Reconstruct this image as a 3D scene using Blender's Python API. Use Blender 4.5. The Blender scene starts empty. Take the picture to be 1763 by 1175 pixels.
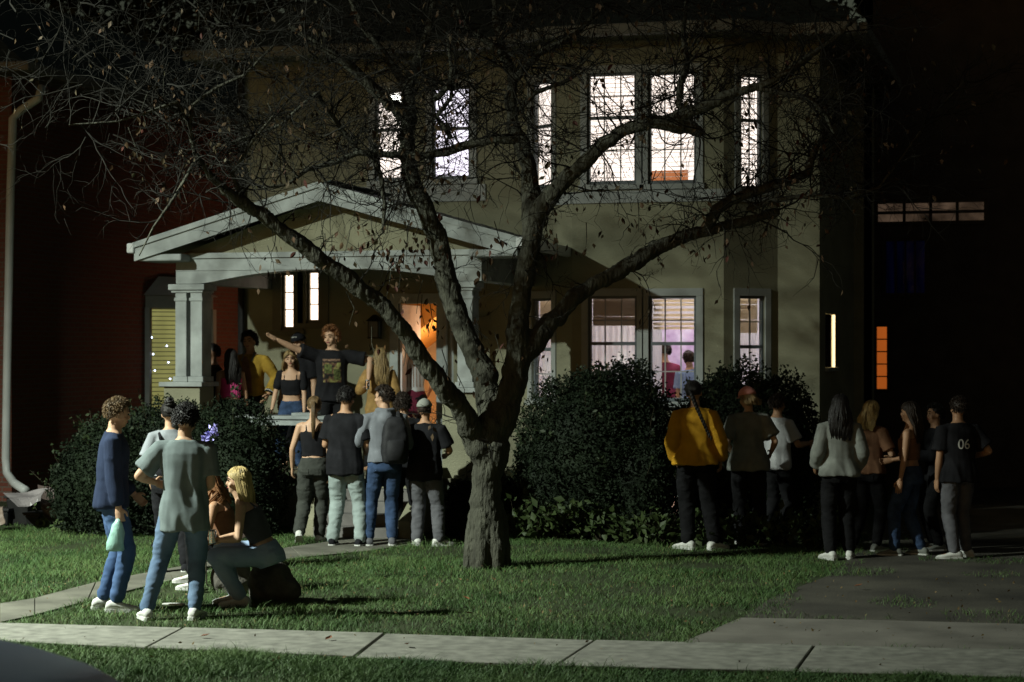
import bpy, math, random
import numpy as np
from mathutils import Vector, Matrix
R = math.radians
random.seed(7); rng = np.random.default_rng(7)
sc = bpy.context.scene; col = sc.collection

# ------------------------------------------------------------------ camera
W0, F0, HZ, CH = 1763.0, 3400.0, 607.0, 2.2
YAW = math.atan(940 / F0); S_, C_ = math.sin(YAW), math.cos(YAW)
cam_d = bpy.data.cameras.new('camera'); cam = bpy.data.objects.new('camera', cam_d); col.objects.link(cam)
cam.location = (0, 0, CH); cam.rotation_euler = (R(90), 0, YAW)
cam_d.sensor_width = 36; cam_d.lens = 36 * F0 / W0; cam_d.shift_y = (HZ - 587.5) / W0
cam_d.clip_start = .1; cam_d.clip_end = 500
cam_d.dof.use_dof = True; cam_d.dof.focus_distance = 18.5; cam_d.dof.aperture_fstop = 2.8
sc.camera = cam
# ------------------------------------------------------------------ night sky
w = bpy.data.worlds.new('World'); sc.world = w; w.use_nodes = True
nt = w.node_tree; bg = nt.nodes['Background']
sky = nt.nodes.new('ShaderNodeTexSky'); sky.sky_type = 'NISHITA'; sky.sun_disc = False
sky.sun_elevation = R(6); sky.sun_rotation = R(200)
tint = nt.nodes.new('ShaderNodeMix'); tint.data_type = 'RGBA'; tint.blend_type = 'MULTIPLY'; tint.inputs[0].default_value = 1; tint.inputs[7].default_value = (1, .86, .64, 1)
nt.links.new(sky.outputs[0], tint.inputs[6]); nt.links.new(tint.outputs[2], bg.inputs[0]); bg.inputs[1].default_value = .017
# ------------------------------------------------------------------ street lamp light (the lamp itself is built below)
LAMP = Vector((-13.6, 12.0, 7.6)); AIM = Vector((-11.0, 15.1, 0))
ld = bpy.data.lights.new('street_lamp_light', 'SPOT'); ld.energy = 13500; ld.color = (.90, 1.0, .88)
ld.spot_size = R(121); ld.spot_blend = 1; ld.shadow_soft_size = .10
lo = bpy.data.objects.new('street_lamp_light', ld); col.objects.link(lo)
lo.location = LAMP; lo.rotation_euler = (AIM - LAMP).to_track_quat('-Z', 'Y').to_euler()
sc.view_settings.view_transform = 'Standard'; sc.view_settings.look = 'None'
sc.view_settings.exposure = 0; sc.view_settings.gamma = 1; sc.view_settings.use_curve_mapping = False

# ------------------------------------------------------------------ photo pixel -> place in the world
def ray(u, v):
    a = (u - 881.5) / F0; b = (HZ - v) / F0
    return Vector((-S_ + C_ * a, C_ + S_ * a, b))
def onD(u, v, d): return Vector((0, 0, CH)) + ray(u, v) * d
def onY(u, v, Y): r = ray(u, v); return Vector((0, 0, CH)) + r * (Y / r.y)
def onX(u, v, X): r = ray(u, v); return Vector((0, 0, CH)) + r * (X / r.x)
def onZ(u, v, Z=0): r = ray(u, v); return Vector((0, 0, CH)) + r * ((Z - CH) / r.z)
def XY(u, Y): return onY(u, HZ, Y).x
def ZY(u, v, Y): return onY(u, v, Y).z

# ------------------------------------------------------------------ noise
def _hash(i, j, k, s):
    n = (i * 374761393 + j * 668265263 + k * 2147483647 + s * 1274126177) & 0xffffffff
    n = ((n ^ (n >> 13)) * 1274126177) & 0xffffffff
    return ((n ^ (n >> 16)) & 0xffff) / 65535.0
def noise(p, s=0):
    p = np.asarray(p, float); i = np.floor(p).astype(np.int64); f = p - i; f = f * f * (3 - 2 * f); r = 0
    for dx in (0, 1):
        for dy in (0, 1):
            for dz in (0, 1):
                wt = (f[:, 0] if dx else 1 - f[:, 0]) * (f[:, 1] if dy else 1 - f[:, 1]) * (f[:, 2] if dz else 1 - f[:, 2])
                r = r + wt * _hash(i[:, 0] + dx, i[:, 1] + dy, i[:, 2] + dz, s)
    return r * 2 - 1

# ------------------------------------------------------------------ materials
def mat(name, colr, rough=.8, var=.12, scale=8, bump=.2, bscale=60, spec=.3, metal=0, stretch=(1, 1, 1), col2=None, bdist=.01):
    m = bpy.data.materials.new(name); m.use_nodes = True; t = m.node_tree; b = t.nodes['Principled BSDF']
    tc = t.nodes.new('ShaderNodeTexCoord'); mp = t.nodes.new('ShaderNodeMapping'); mp.inputs['Scale'].default_value = stretch
    t.links.new(tc.outputs['Object'], mp.inputs[0])
    n = t.nodes.new('ShaderNodeTexNoise'); n.inputs['Scale'].default_value = scale; n.inputs['Detail'].default_value = 6
    t.links.new(mp.outputs[0], n.inputs['Vector'])
    cr = t.nodes.new('ShaderNodeValToRGB'); c = colr
    d = col2 or tuple(x * (1 + var * 1.6) for x in c)
    cr.color_ramp.elements[0].position = .3; cr.color_ramp.elements[1].position = .7
    cr.color_ramp.elements[0].color = (*[x * (1 - var * 1.6) for x in c], 1) if not col2 else (*c, 1)
    cr.color_ramp.elements[1].color = (*d, 1)
    t.links.new(n.outputs[0], cr.inputs[0]); t.links.new(cr.outputs[0], b.inputs['Base Color'])
    b.inputs['Roughness'].default_value = rough; b.inputs['Specular IOR Level'].default_value = spec; b.inputs['Metallic'].default_value = metal
    if bump:
        n2 = t.nodes.new('ShaderNodeTexNoise'); n2.inputs['Scale'].default_value = bscale; n2.inputs['Detail'].default_value = 4
        t.links.new(mp.outputs[0], n2.inputs['Vector'])
        bp = t.nodes.new('ShaderNodeBump'); bp.inputs['Strength'].default_value = bump; bp.inputs['Distance'].default_value = bdist
        t.links.new(n2.outputs[0], bp.inputs['Height']); t.links.new(bp.outputs[0], b.inputs['Normal'])
    return m
def emat(name, colr, st, var=.1, scale=3, stretch=(1, 1, 1)):
    m = bpy.data.materials.new(name); m.use_nodes = True; t = m.node_tree; t.nodes.clear()
    o = t.nodes.new('ShaderNodeOutputMaterial'); e = t.nodes.new('ShaderNodeEmission'); e.inputs[0].default_value = (*colr, 1)
    tc = t.nodes.new('ShaderNodeTexCoord'); mp = t.nodes.new('ShaderNodeMapping'); mp.inputs['Scale'].default_value = stretch
    n = t.nodes.new('ShaderNodeTexNoise'); n.inputs['Scale'].default_value = scale
    mr = t.nodes.new('ShaderNodeMapRange'); mr.inputs['To Min'].default_value = st * (1 - var); mr.inputs['To Max'].default_value = st * (1 + var)
    t.links.new(tc.outputs['Object'], mp.inputs[0]); t.links.new(mp.outputs[0], n.inputs['Vector']); t.links.new(n.outputs[0], mr.inputs[0])
    t.links.new(mr.outputs[0], e.inputs[1]); t.links.new(e.outputs[0], o.inputs[0]); return m
def glassmat(name, tint=(.95, .95, .95)):
    m = bpy.data.materials.new(name); m.use_nodes = True; t = m.node_tree; t.nodes.clear()
    o = t.nodes.new('ShaderNodeOutputMaterial'); a = t.nodes.new('ShaderNodeBsdfTransparent'); a.inputs[0].default_value = (*tint, 1)
    g = t.nodes.new('ShaderNodeBsdfGlossy'); g.inputs['Roughness'].default_value = .03
    lw = t.nodes.new('ShaderNodeLayerWeight'); lw.inputs[0].default_value = .15
    x = t.nodes.new('ShaderNodeMixShader'); t.links.new(lw.outputs[0], x.inputs[0]); t.links.new(a.outputs[0], x.inputs[1]); t.links.new(g.outputs[0], x.inputs[2])
    t.links.new(x.outputs[0], o.inputs[0]); return m
def translu(name, colr, mixf=.6):
    m = bpy.data.materials.new(name); m.use_nodes = True; t = m.node_tree; t.nodes.clear()
    o = t.nodes.new('ShaderNodeOutputMaterial'); a = t.nodes.new('ShaderNodeBsdfDiffuse'); a.inputs[0].default_value = (*colr, 1)
    g = t.nodes.new('ShaderNodeBsdfTranslucent'); g.inputs[0].default_value = (*colr, 1)
    n = t.nodes.new('ShaderNodeTexNoise'); n.inputs['Scale'].default_value = 4
    mr = t.nodes.new('ShaderNodeMapRange'); mr.inputs['To Min'].default_value = mixf - .08; mr.inputs['To Max'].default_value = mixf + .08
    t.links.new(n.outputs[0], mr.inputs[0])
    x = t.nodes.new('ShaderNodeMixShader'); t.links.new(mr.outputs[0], x.inputs[0]); t.links.new(a.outputs[0], x.inputs[1]); t.links.new(g.outputs[0], x.inputs[2])
    t.links.new(x.outputs[0], o.inputs[0]); return m

# ------------------------------------------------------------------ objects
def abs_loc(o):
    v = Vector((0, 0, 0))
    while o: v += o.location; o = o.parent
    return v
def tag(o, label=None, cat=None, group=None, kind=None):
    if label: o['label'] = label
    if cat: o['category'] = cat
    if group: o['group'] = group
    if kind: o['kind'] = kind
    return o
def empty(name, loc, label=None, cat=None, group=None, rz=0, kind=None):
    o = bpy.data.objects.new(name, None); o.empty_display_size = .2; col.objects.link(o)
    o.location = loc; o.rotation_euler = (0, 0, rz); return tag(o, label, cat, group, kind)
class MB:
    def __init__(s): s.v = []; s.f = []; s.n = 0
    def add(s, v, f):
        k = s.n; v = [tuple(p) for p in v]; s.v += v; s.f += [tuple(i + k for i in q) for q in f]; s.n += len(v); return s
    def box(s, x0, x1, y0, y1, z0, z1):
        return s.add([(x0, y0, z0), (x1, y0, z0), (x1, y1, z0), (x0, y1, z0), (x0, y0, z1), (x1, y0, z1), (x1, y1, z1), (x0, y1, z1)],
                     [(3, 2, 1, 0), (4, 5, 6, 7), (0, 1, 5, 4), (1, 2, 6, 5), (2, 3, 7, 6), (3, 0, 4, 7)])
    def hexa(s, bot, top):
        n = len(bot)
        return s.add(list(bot) + list(top), [tuple(range(n))[::-1], tuple(range(n, 2 * n))] + [(i, (i + 1) % n, n + (i + 1) % n, n + i) for i in range(n)])
    def wbox(s, a, b, t0, t1, z0, z1):
        """box along the plan line a-b, from offset t0 to t1 (positive = to the right of a->b, i.e. outwards), z0..z1"""
        a = Vector(a); b = Vector(b); d = (b - a).normalized(); n = Vector((d.y, -d.x))
        q = [a + n * t0, b + n * t0, b + n * t1, a + n * t1]
        return s.hexa([(p.x, p.y, z0) for p in q], [(p.x, p.y, z1) for p in q])
    def tube(s, path, rad, n=10, cap='round', flat=1.0, ref=None):
        P = [Vector(p) for p in path]; Rr = list(rad) if hasattr(rad, '__len__') else [rad] * len(P)
        if cap == 'round':
            d0 = (P[0] - P[1]).normalized(); d1 = (P[-1] - P[-2]).normalized(); a, b = P[0], P[-1]; ra, rb = Rr[0], Rr[-1]
            P = [a + d0 * ra * .98, a + d0 * ra * .7] + P + [b + d1 * rb * .7, b + d1 * rb * .98]
            Rr = [ra * .2, ra * .714] + Rr + [rb * .714, rb * .2]
        ref = Vector(ref) if ref else None; u = None; vs = []; m = len(P)
        for i in range(m):
            d = (P[min(i + 1, m - 1)] - P[max(i - 1, 0)])
            d = d.normalized() if d.length > 1e-9 else Vector((0, 0, 1))
            if u is None:
                u = ref or (Vector((1, 0, 0)) if abs(d.x) < .8 else Vector((0, 1, 0)))
            u = (u - d * u.dot(d)).normalized(); w_ = d.cross(u)
            for k in range(n):
                t = 2 * math.pi * k / n; vs.append(P[i] + u * math.cos(t) * Rr[i] + w_ * math.sin(t) * Rr[i] * flat)
        fs = [(i * n + k, i * n + (k + 1) % n, (i + 1) * n + (k + 1) % n, (i + 1) * n + k) for i in range(m - 1) for k in range(n)]
        fs += [tuple(range(n))[::-1], tuple((m - 1) * n + k for k in range(n))]
        return s.add(vs, fs)
    def ell(s, c, r, M=None, nu=14, nv=9):
        c = Vector(c); vs = []; fs = []
        for j in range(nv + 1):
            ph = math.pi * (j / nv - .5) * .985
            for i in range(nu):
                th = 2 * math.pi * i / nu
                p = Vector((r[0] * math.cos(ph) * math.cos(th), r[1] * math.cos(ph) * math.sin(th), r[2] * math.sin(ph))) + c
                vs.append(M @ p if M else p)
        fs = [(j * nu + i, j * nu + (i + 1) % nu, (j + 1) * nu + (i + 1) % nu, (j + 1) * nu + i) for j in range(nv) for i in range(nu)]
        fs += [tuple(range(nu))[::-1], tuple(nv * nu + i for i in range(nu))]
        return s.add(vs, fs)
    def loft(s, rings):
        n = len(rings[0]); vs = [p for r_ in rings for p in r_]
        fs = [(i * n + k, i * n + (k + 1) % n, (i + 1) * n + (k + 1) % n, (i + 1) * n + k) for i in range(len(rings) - 1) for k in range(n)]
        fs += [tuple(range(n))[::-1], tuple((len(rings) - 1) * n + k for k in range(n))]
        return s.add(vs, fs)
    def mesh(s, name, off=None):
        me = bpy.data.meshes.new(name); v = s.v
        if off is not None: v = [(p[0] - off.x, p[1] - off.y, p[2] - off.z) for p in v]
        me.from_pydata(v, [], s.f); me.update(); return me
    def build(s, name, m, parent=None, local=False, smooth=False, bevel=0):
        off = None if (local or parent is None) else abs_loc(parent)
        return link(name, s.mesh(name, off), m, parent, smooth, bevel)
def link(name, me, m, parent=None, smooth=False, bevel=0):
    if m and not me.materials: me.materials.append(m)
    o = bpy.data.objects.new(name, me); col.objects.link(o); o.parent = parent
    if smooth: me.polygons.foreach_set('use_smooth', [True] * len(me.polygons))
    if bevel:
        b = o.modifiers.new('bevel', 'BEVEL'); b.width = bevel; b.segments = 2; b.limit_method = 'ANGLE'
    return o
def fast_mesh(name, V, Fc, m, parent=None, smooth=False):
    """V (n,3) array, Fc (m,k) array of faces with the same number of corners"""
    if parent is not None: o_ = abs_loc(parent); V = V - np.array([o_.x, o_.y, o_.z])
    me = bpy.data.meshes.new(name); k = Fc.shape[1]
    me.vertices.add(len(V)); me.vertices.foreach_set('co', V.astype(np.float32).ravel())
    me.loops.add(Fc.size); me.loops.foreach_set('vertex_index', Fc.astype(np.int32).ravel())
    me.polygons.add(len(Fc)); me.polygons.foreach_set('loop_start', np.arange(0, Fc.size, k, dtype=np.int32))
    me.polygons.foreach_set('loop_total', np.full(len(Fc), k, dtype=np.int32)); me.update(calc_edges=True)
    return link(name, me, m, parent, smooth)
def remesh(mb, voxel, smooth_it=3, disp=None):
    """one continuous skin over the overlapping pieces of mb"""
    me = mb.mesh('tmp'); o = bpy.data.objects.new('tmp', me); col.objects.link(o)
    r = o.modifiers.new('r', 'REMESH'); r.mode = 'VOXEL'; r.voxel_size = voxel
    if smooth_it:
        q = o.modifiers.new('s', 'SMOOTH'); q.factor = .5; q.iterations = smooth_it
    dg = bpy.context.evaluated_depsgraph_get()
    out = bpy.data.meshes.new_from_object(o.evaluated_get(dg)); bpy.data.objects.remove(o); bpy.data.meshes.remove(me)
    if disp:
        n = len(out.vertices); co = np.empty(n * 3); out.vertices.foreach_get('co', co); co = co.reshape(-1, 3)
        no = np.array([v.normal for v in out.vertices]) if n else co
        co += no * disp(co)[:, None]; out.vertices.foreach_set('co', co.ravel()); out.update()
    out.polygons.foreach_set('use_smooth', [True] * len(out.polygons)); return out

# ================================================================== SETTING
M = {}
M['stucco'] = mat('stucco', (.255, .248, .168), .95, .13, .9, .8, 38, bdist=.010, stretch=(1, 1, 3))
M['trim'] = mat('trim_paint', (.33, .35, .335), .55, .06, 5, .1, 90)
M['porchtrim'] = mat('porch_paint', (.30, .325, .315), .6, .2, 3.5, .12, 70)
M['darktrim'] = mat('sash_paint', (.12, .14, .15), .5, .1, 6, .05, 90)
M['shingle'] = mat('shingle', (.04, .058, .055), .95, .25, 9, .6, 120)
M['gutter'] = mat('gutter_metal', (.55, .57, .56), .4, .06, 3, .05, 40)
M['soffit'] = mat('soffit', (.17, .16, .11), .8, .08, 4, .1, 60)
M['brickwall'] = None
M['concrete'] = mat('concrete', (.20, .196, .165), .92, .19, 9, .35, 90)
M['apron'] = mat('apron_concrete', (.16, .148, .125), .92, .16, 2.0, .35, 80)
M['pathm'] = mat('walk_concrete', (.125, .12, .095), .92, .2, 2.6, .35, 70)
M['soil'] = mat('lawn_soil', (.030, .036, .014), .97, .3, 5, .6, 30, col2=(.03, .045, .014))
M['asphalt'] = mat('asphalt', (.045, .044, .042), .9, .25, 5, .4, 120)
M['drive'] = mat('old_drive', (.035, .032, .026), .95, .4, 1.3, .6, 40, col2=(.085, .078, .06))
M['wood'] = mat('door_wood', (.30, .12, .04), .5, .15, 6, .1, 60, stretch=(1, 1, .2))
M['glass'] = glassmat('window_glass')
M['blind'] = translu('blind_slat', (.90, .84, .70), .6)
M['blindw'] = translu('white_blind_slat', (.92, .88, .84), .6)
M['lit_up'] = emat('lit_upstairs', (1, .87, .78), 1.7, .45, 1.1)
M['lit_cool'] = emat('lit_cool_room', (.92, .86, 1.0), 1.9, .35, 1.2, (5, 5, .7))
M['lit_peach'] = emat('lit_stair_window', (1, .78, .60), 3.2, .08, 2)
M['lit_base'] = emat('lit_basement', (1, .62, .45), .75, .3, 4)
M['lit_green'] = emat('lit_green_yellow', (.74, .72, .24), .33, .35, 3, (1, 1, .4))
M['lit_orange'] = emat('lit_orange', (1, .22, .03), .36, .2, 2)
M['lit_side'] = emat('lit_side_reveal', (1, .72, .34), 2.4, .1, 3)
M['fairy'] = emat('fairy_light', (.6, .7, 1), 9, 0)
M['black'] = mat('black_metal', (.012, .012, .012), .5, .2, 6, .05)
M['bluecurt'] = emat('blue_curtain_glow', (.05, .07, .45), .007, 1.7, 1.6, (9, 1, .6))  # curtain emits its own faint glow, no lamp behind it
M['pinkceil'] = emat('lit_porch_ceiling', (.80, .52, .34), .060, 2.2, 3.0)
M['cream'] = mat('hall_cream', (.80, .62, .40), .8, .04, 2, .05)
M['orangew'] = mat('orange_soffit', (.85, .42, .10), .7, .08, 3, .05)
M['lavwall'] = mat('room_lavender', (.64, .64, .66), .8, .06, 2, .05)

# ---- brick of the neighbour
def brickmat(name, a, b, mortar, scale=1.0):
    m = bpy.data.materials.new(name); m.use_nodes = True; t = m.node_tree; bs = t.nodes['Principled BSDF']
    tc = t.nodes.new('ShaderNodeTexCoord'); sx = t.nodes.new('ShaderNodeSeparateXYZ'); cx = t.nodes.new('ShaderNodeCombineXYZ')
    ad = t.nodes.new('ShaderNodeMath'); ad.operation = 'ADD'
    t.links.new(tc.outputs['Object'], sx.inputs[0]); t.links.new(sx.outputs[0], ad.inputs[0]); t.links.new(sx.outputs[1], ad.inputs[1])
    t.links.new(ad.outputs[0], cx.inputs[0]); t.links.new(sx.outputs[2], cx.inputs[1])
    br = t.nodes.new('ShaderNodeTexBrick'); br.inputs['Scale'].default_value = scale
    br.inputs['Color1'].default_value = (*a, 1); br.inputs['Color2'].default_value = (*b, 1); br.inputs['Mortar'].default_value = (*mortar, 1)
    br.inputs['Mortar Size'].default_value = .010; br.inputs['Brick Width'].default_value = .21; br.inputs['Row Height'].default_value = .072
    t.links.new(cx.outputs[0], br.inputs['Vector']); t.links.new(br.outputs[0], bs.inputs['Base Color']); bs.inputs['Roughness'].default_value = .9
    bp = t.nodes.new('ShaderNodeBump'); bp.inputs['Strength'].default_value = .5; bp.inputs['Distance'].default_value = .01; bp.invert = True
    t.links.new(br.outputs['Fac'], bp.inputs['Height']); t.links.new(bp.outputs[0], bs.inputs['Normal']); return m
M['brickwall'] = brickmat('red_brick', (.17, .050, .030), (.13, .038, .024), (.12, .09, .07))

# ---- ground sheets
def sheet(name, pts, z, m, th=0):
    mb = MB(); mb.hexa([(p[0], p[1], z - .3 if not th else z - th) for p in pts], [(p[0], p[1], z) for p in pts])
    return tag(mb.build(name, m), kind='structure')
sheet('lawn', [(-90, 11.6), (60, 11.6), (60, 140), (-90, 140)], 0, M['soil'])
sheet('road', [(-90, -20), (60, -20), (60, 11.40), (-90, 11.40)], -.13, M['asphalt'])
k = MB(); k.box(-90, 60, 11.402, 11.598, -.3, .01); tag(k.build('kerb', M['concrete'], bevel=.015), kind='structure')

far_l = [(-14, 13.8), (-8.2, 14.2), (-5.6, 14.42), (-2.8, 14.59), (.8, 15.05), (5, 15.6)]
near_l = [(-14, 13.36), (-7.7, 13.31), (-3.6, 13.27), (-.2, 13.66), (5, 14.25)]
def interp(L, x):
    for a, b in zip(L, L[1:]):
        if x <= b[0] or b is L[-1]:
            t = (x - a[0]) / (b[0] - a[0]); return a[1] + (b[1] - a[1]) * t
def px_x(u, v): return onZ(u, v).x
joints = [(-13.6, -13.2), (-12.1, -11.7), (-10.6, -10.2), (-9.2, -8.7)] + [(px_x(*a), px_x(*b)) for a, b in
          [((325, 1084), (250, 1122)), ((655, 1100), (610, 1138)), ((1018, 1112), (958, 1152)), ((1405, 1114), (1365, 1168))]] + [(1.1, .55), (2.7, 2.2), (4.3, 3.8)]
walk = empty('sidewalk', (0, 0, 0), kind='structure')
base = MB(); base.hexa([(x, y, -.2) for x, y in near_l + far_l[::-1]], [(x, y, .012) for x, y in near_l + far_l[::-1]]); base.build('sidewalk_bed', M['soil'], walk)
for i, (j0, j1) in enumerate(zip(joints, joints[1:])):
    g = .011; z = .030 + random.uniform(-.004, .004)
    xs = [(j0[1] + g, 'n'), (j1[1] - g, 'n'), (j1[0] - g, 'f'), (j0[0] + g, 'f')]
    q = [(x, interp(near_l if s == 'n' else far_l, x)) for x, s in xs]
    mb = MB(); mb.hexa([(x, y, -.08) for x, y in q], [(x, y, z + random.uniform(-.003, .003)) for x, y in q])
    mb.build('slab', M['concrete'], walk, bevel=.006)
# walk from the pavement to the porch steps
pl = [(0, 1074), (60, 1062), (150, 1038), (260, 1010), (420, 975), (520, 962), (640, 950)]
pf = [(0, 1042), (60, 1032), (165, 1005), (270, 985), (400, 962), (500, 944), (590, 931)]
pth = [(onZ(*p).x, onZ(*p).y) for p in pl]; ptf = [(onZ(*p).x, onZ(*p).y) for p in pf]
pth = [(-13, pth[0][1] - 1.0)] + pth + [(-6.9, 22.05)]; ptf = [(-13, ptf[0][1] - .8)] + ptf + [(-8.5, 22.06)]
mb = MB()
wk = empty('path', (0, 0, 0), kind='structure')
for i in range(len(pth) - 1):
    q = [pth[i], pth[i + 1], ptf[i + 1], ptf[i]]; c = (sum(p[0] for p in q) / 4, sum(p[1] for p in q) / 4)
    q = [(c[0] + (x - c[0]) * .985, c[1] + (y - c[1]) * .985) for x, y in q]
    b = MB(); b.hexa([(x, y, -.1) for x, y in q], [(x, y, .016 + random.uniform(-.003, .003)) for x, y in q]); b.build('slab', M['pathm'], wk, bevel=.006)
# driveway
ap = [onZ(*p) for p in [(1168, 1113), (1275, 1068), (1500, 1072), (1763, 1079)]]
ap = [(p.x, p.y + .02) for p in ap]; ap += [(6, ap[-1][1] + 1.0), (6, 15.80), (.8, 15.08)]
sheet('driveway_apron', ap, .018, M['apron'])
dv = [onZ(*p) for p in [(1278, 1067), (1330, 1030), (1420, 996), (1470, 960), (1490, 930)]]
dv = [(p.x, p.y + .03) for p in dv]; dv = dv + [(-1.9, 40), (2.3, 40), (6, 34), (6, ap[4][1] + .03), (ap[3][0], ap[3][1] + .03), (ap[2][0], ap[2][1] + .03)]
sheet('driveway', dv, .010, M['drive'])
drive_poly = np.array(dv); 

def inpoly(x, y, poly):
    c = np.zeros(len(x), bool); n = len(poly)
    for i in range(n):
        x1, y1 = poly[i]; x2, y2 = poly[(i + 1) % n]
        if y1 == y2: continue
        k_ = ((y1 > y) != (y2 > y)) & (x < (x2 - x1) * (y - y1) / (y2 - y1) + x1); c ^= k_
    return c

# ---- grass: one blade mesh sheet
def grass(name, m, n, x0, x1, y0, y1, hmin, hmax, dens=None, seed=1):
    g = np.random.default_rng(seed)
    x = g.uniform(x0, x1, n); y = g.uniform(y0, y1, n)
    # keep what the camera may see (with a margin), and clear of the hard surfaces
    dpt = -S_ * x + C_ * y; lat = C_ * x + S_ * y
    k_ = (np.abs(lat / dpt) < .33)
    jit = noise(np.c_[x * 6, y * 6, x * 0], 3) * .06
    nb = np.array(near_l); fb = np.array(far_l)
    yn = np.interp(x, nb[:, 0], nb[:, 1]); yf = np.interp(x, fb[:, 0], fb[:, 1])
    k_ &= (y < yn + jit * .8 + .015) | (y > yf - .02 + jit * .6)
    ppoly = pth + ptf[::-1]
    for poly in (ppoly, ap): k_ &= ~inpoly(x + jit, y + jit, poly)
    ind = inpoly(x + jit * 4, y + jit * 4, dv)
    pt = noise(np.c_[x * 1.6, y * 1.6, x * 0], 5)
    k_ &= (~ind) | ((pt > .25) & (g.random(n) < .35))
    k_ &= g.random(n) < np.clip(.72 + .8 * noise(np.c_[x * 1.4, y * 1.4, x * 0 + 3], 9), .12, 1)
    x = x[k_]; y = y[k_]; n = len(x)
    clump = noise(np.c_[x * 2.3, y * 2.3, x * 0 + 7], 11)
    h = g.uniform(hmin, hmax, n) * (1 + .55 * clump) * np.where(g.random(n) < .012, 1.9, 1)
    a = g.uniform(0, 2 * math.pi, n); wd = g.uniform(.0014, .003, n); ln = g.uniform(.3, 1.7, n) * h; la = g.uniform(0, 2 * math.pi, n)
    dx, dy = np.cos(a) * wd, np.sin(a) * wd; lx, ly = np.cos(la) * ln, np.sin(la) * ln; z = np.zeros(n)
    V = np.stack([np.c_[x - dx, y - dy, z], np.c_[x + dx, y + dy, z], np.c_[x + lx * .35 + dx * .8, y + ly * .35 + dy * .8, h * .62],
                  np.c_[x + lx * .35 - dx * .8, y + ly * .35 - dy * .8, h * .62], np.c_[x + lx, y + ly, h * .98]], 1).reshape(-1, 3)
    b = np.arange(n) * 5
    T = np.concatenate([np.c_[b, b + 1, b + 2], np.c_[b, b + 2, b + 3], np.c_[b + 3, b + 2, b + 4]])
    return tag(fast_mesh(name, V, T, m), None, None, None, 'stuff')
M['grass'] = mat('grass_blades', (.040, .092, .024), .6, .3, 1.1, 0, col2=(.110, .175, .055), spec=.25)
M['grass2'] = mat('dry_grass_blades', (.15, .13, .05), .8, .3, 3, 0)
o = grass('grass', M['grass'], 430000, -14, 5, 13.9, 24, .022, .058, seed=2); tag(o, 'short green lawn grass between the pavement and the house', 'grass')
o = grass('grass', M['grass'], 270000, -9.5, 3, 11.9, 13.9, .028, .066, seed=3); tag(o, 'longer grass of the verge in front of the pavement', 'grass')
o = grass('dry_grass', M['grass2'], 22000, -14, 5, 11.9, 22, .02, .05, seed=4); tag(o, 'straw coloured dry blades scattered through the lawn', 'dry grass')

# ================================================================== HOUSE
YF, YB, YP, FL = 25.9, 25.3, 23.3, .65
XL = XY(410, YF); XR = XY(1411, YF); ZE = 6.28
bx1 = XY(985, YB); bx2 = XY(1246, YB); bx3 = XY(1339, YF); bx0 = bx1 - .80
house = empty('house', ((XL + XR) / 2, 28, 0), 'two storey cream stucco house with gabled porch and bay window, behind the tree', 'house')
def wall_holes(mb, a, b, z0, z1, holes, t=.11):
    """stucco wall along a-b, its outer face on a-b, thickness inwards; holes = (s0,s1,zb,zt) in metres along it"""
    a = Vector(a); b = Vector(b); L = (b - a).length; d = (b - a) / L
    xs = sorted({0, L, *[h for q in holes for h in q[:2]]})
    for s0, s1 in zip(xs, xs[1:]):
        hs = sorted([q for q in holes if q[0] <= s0 + 1e-6 and q[1] >= s1 - 1e-6], key=lambda q: q[2]); z = z0
        for q in hs + [(0, 0, z1, z1)]:
            if q[2] > z + 1e-4: mb.wbox(a + d * s0, a + d * s1, -t, 0, z, q[2])
            z = q[3]
def hole(a, b, u0, u1, vt, vb):
    """pixel rectangle on the vertical plane through a-b -> (s0,s1,zb,zt)"""
    a = Vector(a); b = Vector(b); d = (b - a).normalized(); nrm = Vector((d.y, -d.x)); out = []
    def hit(u, v):
        r = ray(u, v); tt = a.dot(nrm) / (r.x * nrm.x + r.y * nrm.y); p = Vector((0, 0, CH)) + r * tt; return (p.xy - a).dot(d), p.z
    s0, zt = hit(u0, vt); s1, _ = hit(u1, vt); _, zb = hit((u0 + u1) / 2, vb); _, zt = hit((u0 + u1) / 2, vt)
    return (s0, s1, zb, zt)
AF, BF = (XL, YF), (bx0, YF)
BL0, BL1 = (bx0, YF), (bx1, YB); BC0, BC1 = (bx1, YB), (bx2, YB); BR0, BR1 = (bx2, YB), (bx3, YF); RF0, RF1 = (bx3, YF), (XR, YF)
H = {}
H['w1'] = hole(AF, BF, 646, 694, 155, 312); H['w2'] = hole(AF, BF, 744, 810, 150, 309)
H['p1'] = hole(AF, BF, 485, 508, 470, 569); H['p2'] = hole(AF, BF, 528, 551, 466, 557)
dz = hole(AF, BF, 686, 752, 523, 700); H['door'] = (dz[0], dz[1], FL, dz[3])
lb = ZY(1050, 690, YB)
H['bl_u'] = hole(BL0, BL1, 917, 951, 140, 325); H['bl_l'] = hole(BL0, BL1, 917, 951, 514, 690)
H['c1u'] = hole(BC0, BC1, 1011, 1096, 126, 318); H['c2u'] = hole(BC0, BC1, 1116, 1199, 124, 317)
H['c1l'] = hole(BC0, BC1, 1013, 1097, 510, 692); H['c2l'] = hole(BC0, BC1, 1117, 1199, 510, 692)
H['br_u'] = hole(BR0, BR1, 1274, 1312, 128, 327); H['br_l'] = hole(BR0, BR1, 1272, 1316, 510, 692)
H['base'] = hole(BC0, BC1, 1056, 1170, 846, 893)
SX = (XR, YF); SXb = (XR, onX(1470, 600, XR).y)
H['side'] = hole(SX, SXb, 1421, 1438, 541, 633)
wm = MB()
wall_holes(wm, AF, BF, 0, ZE, [H[q] for q in ('w1', 'w2', 'p1', 'p2', 'door')])
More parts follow.
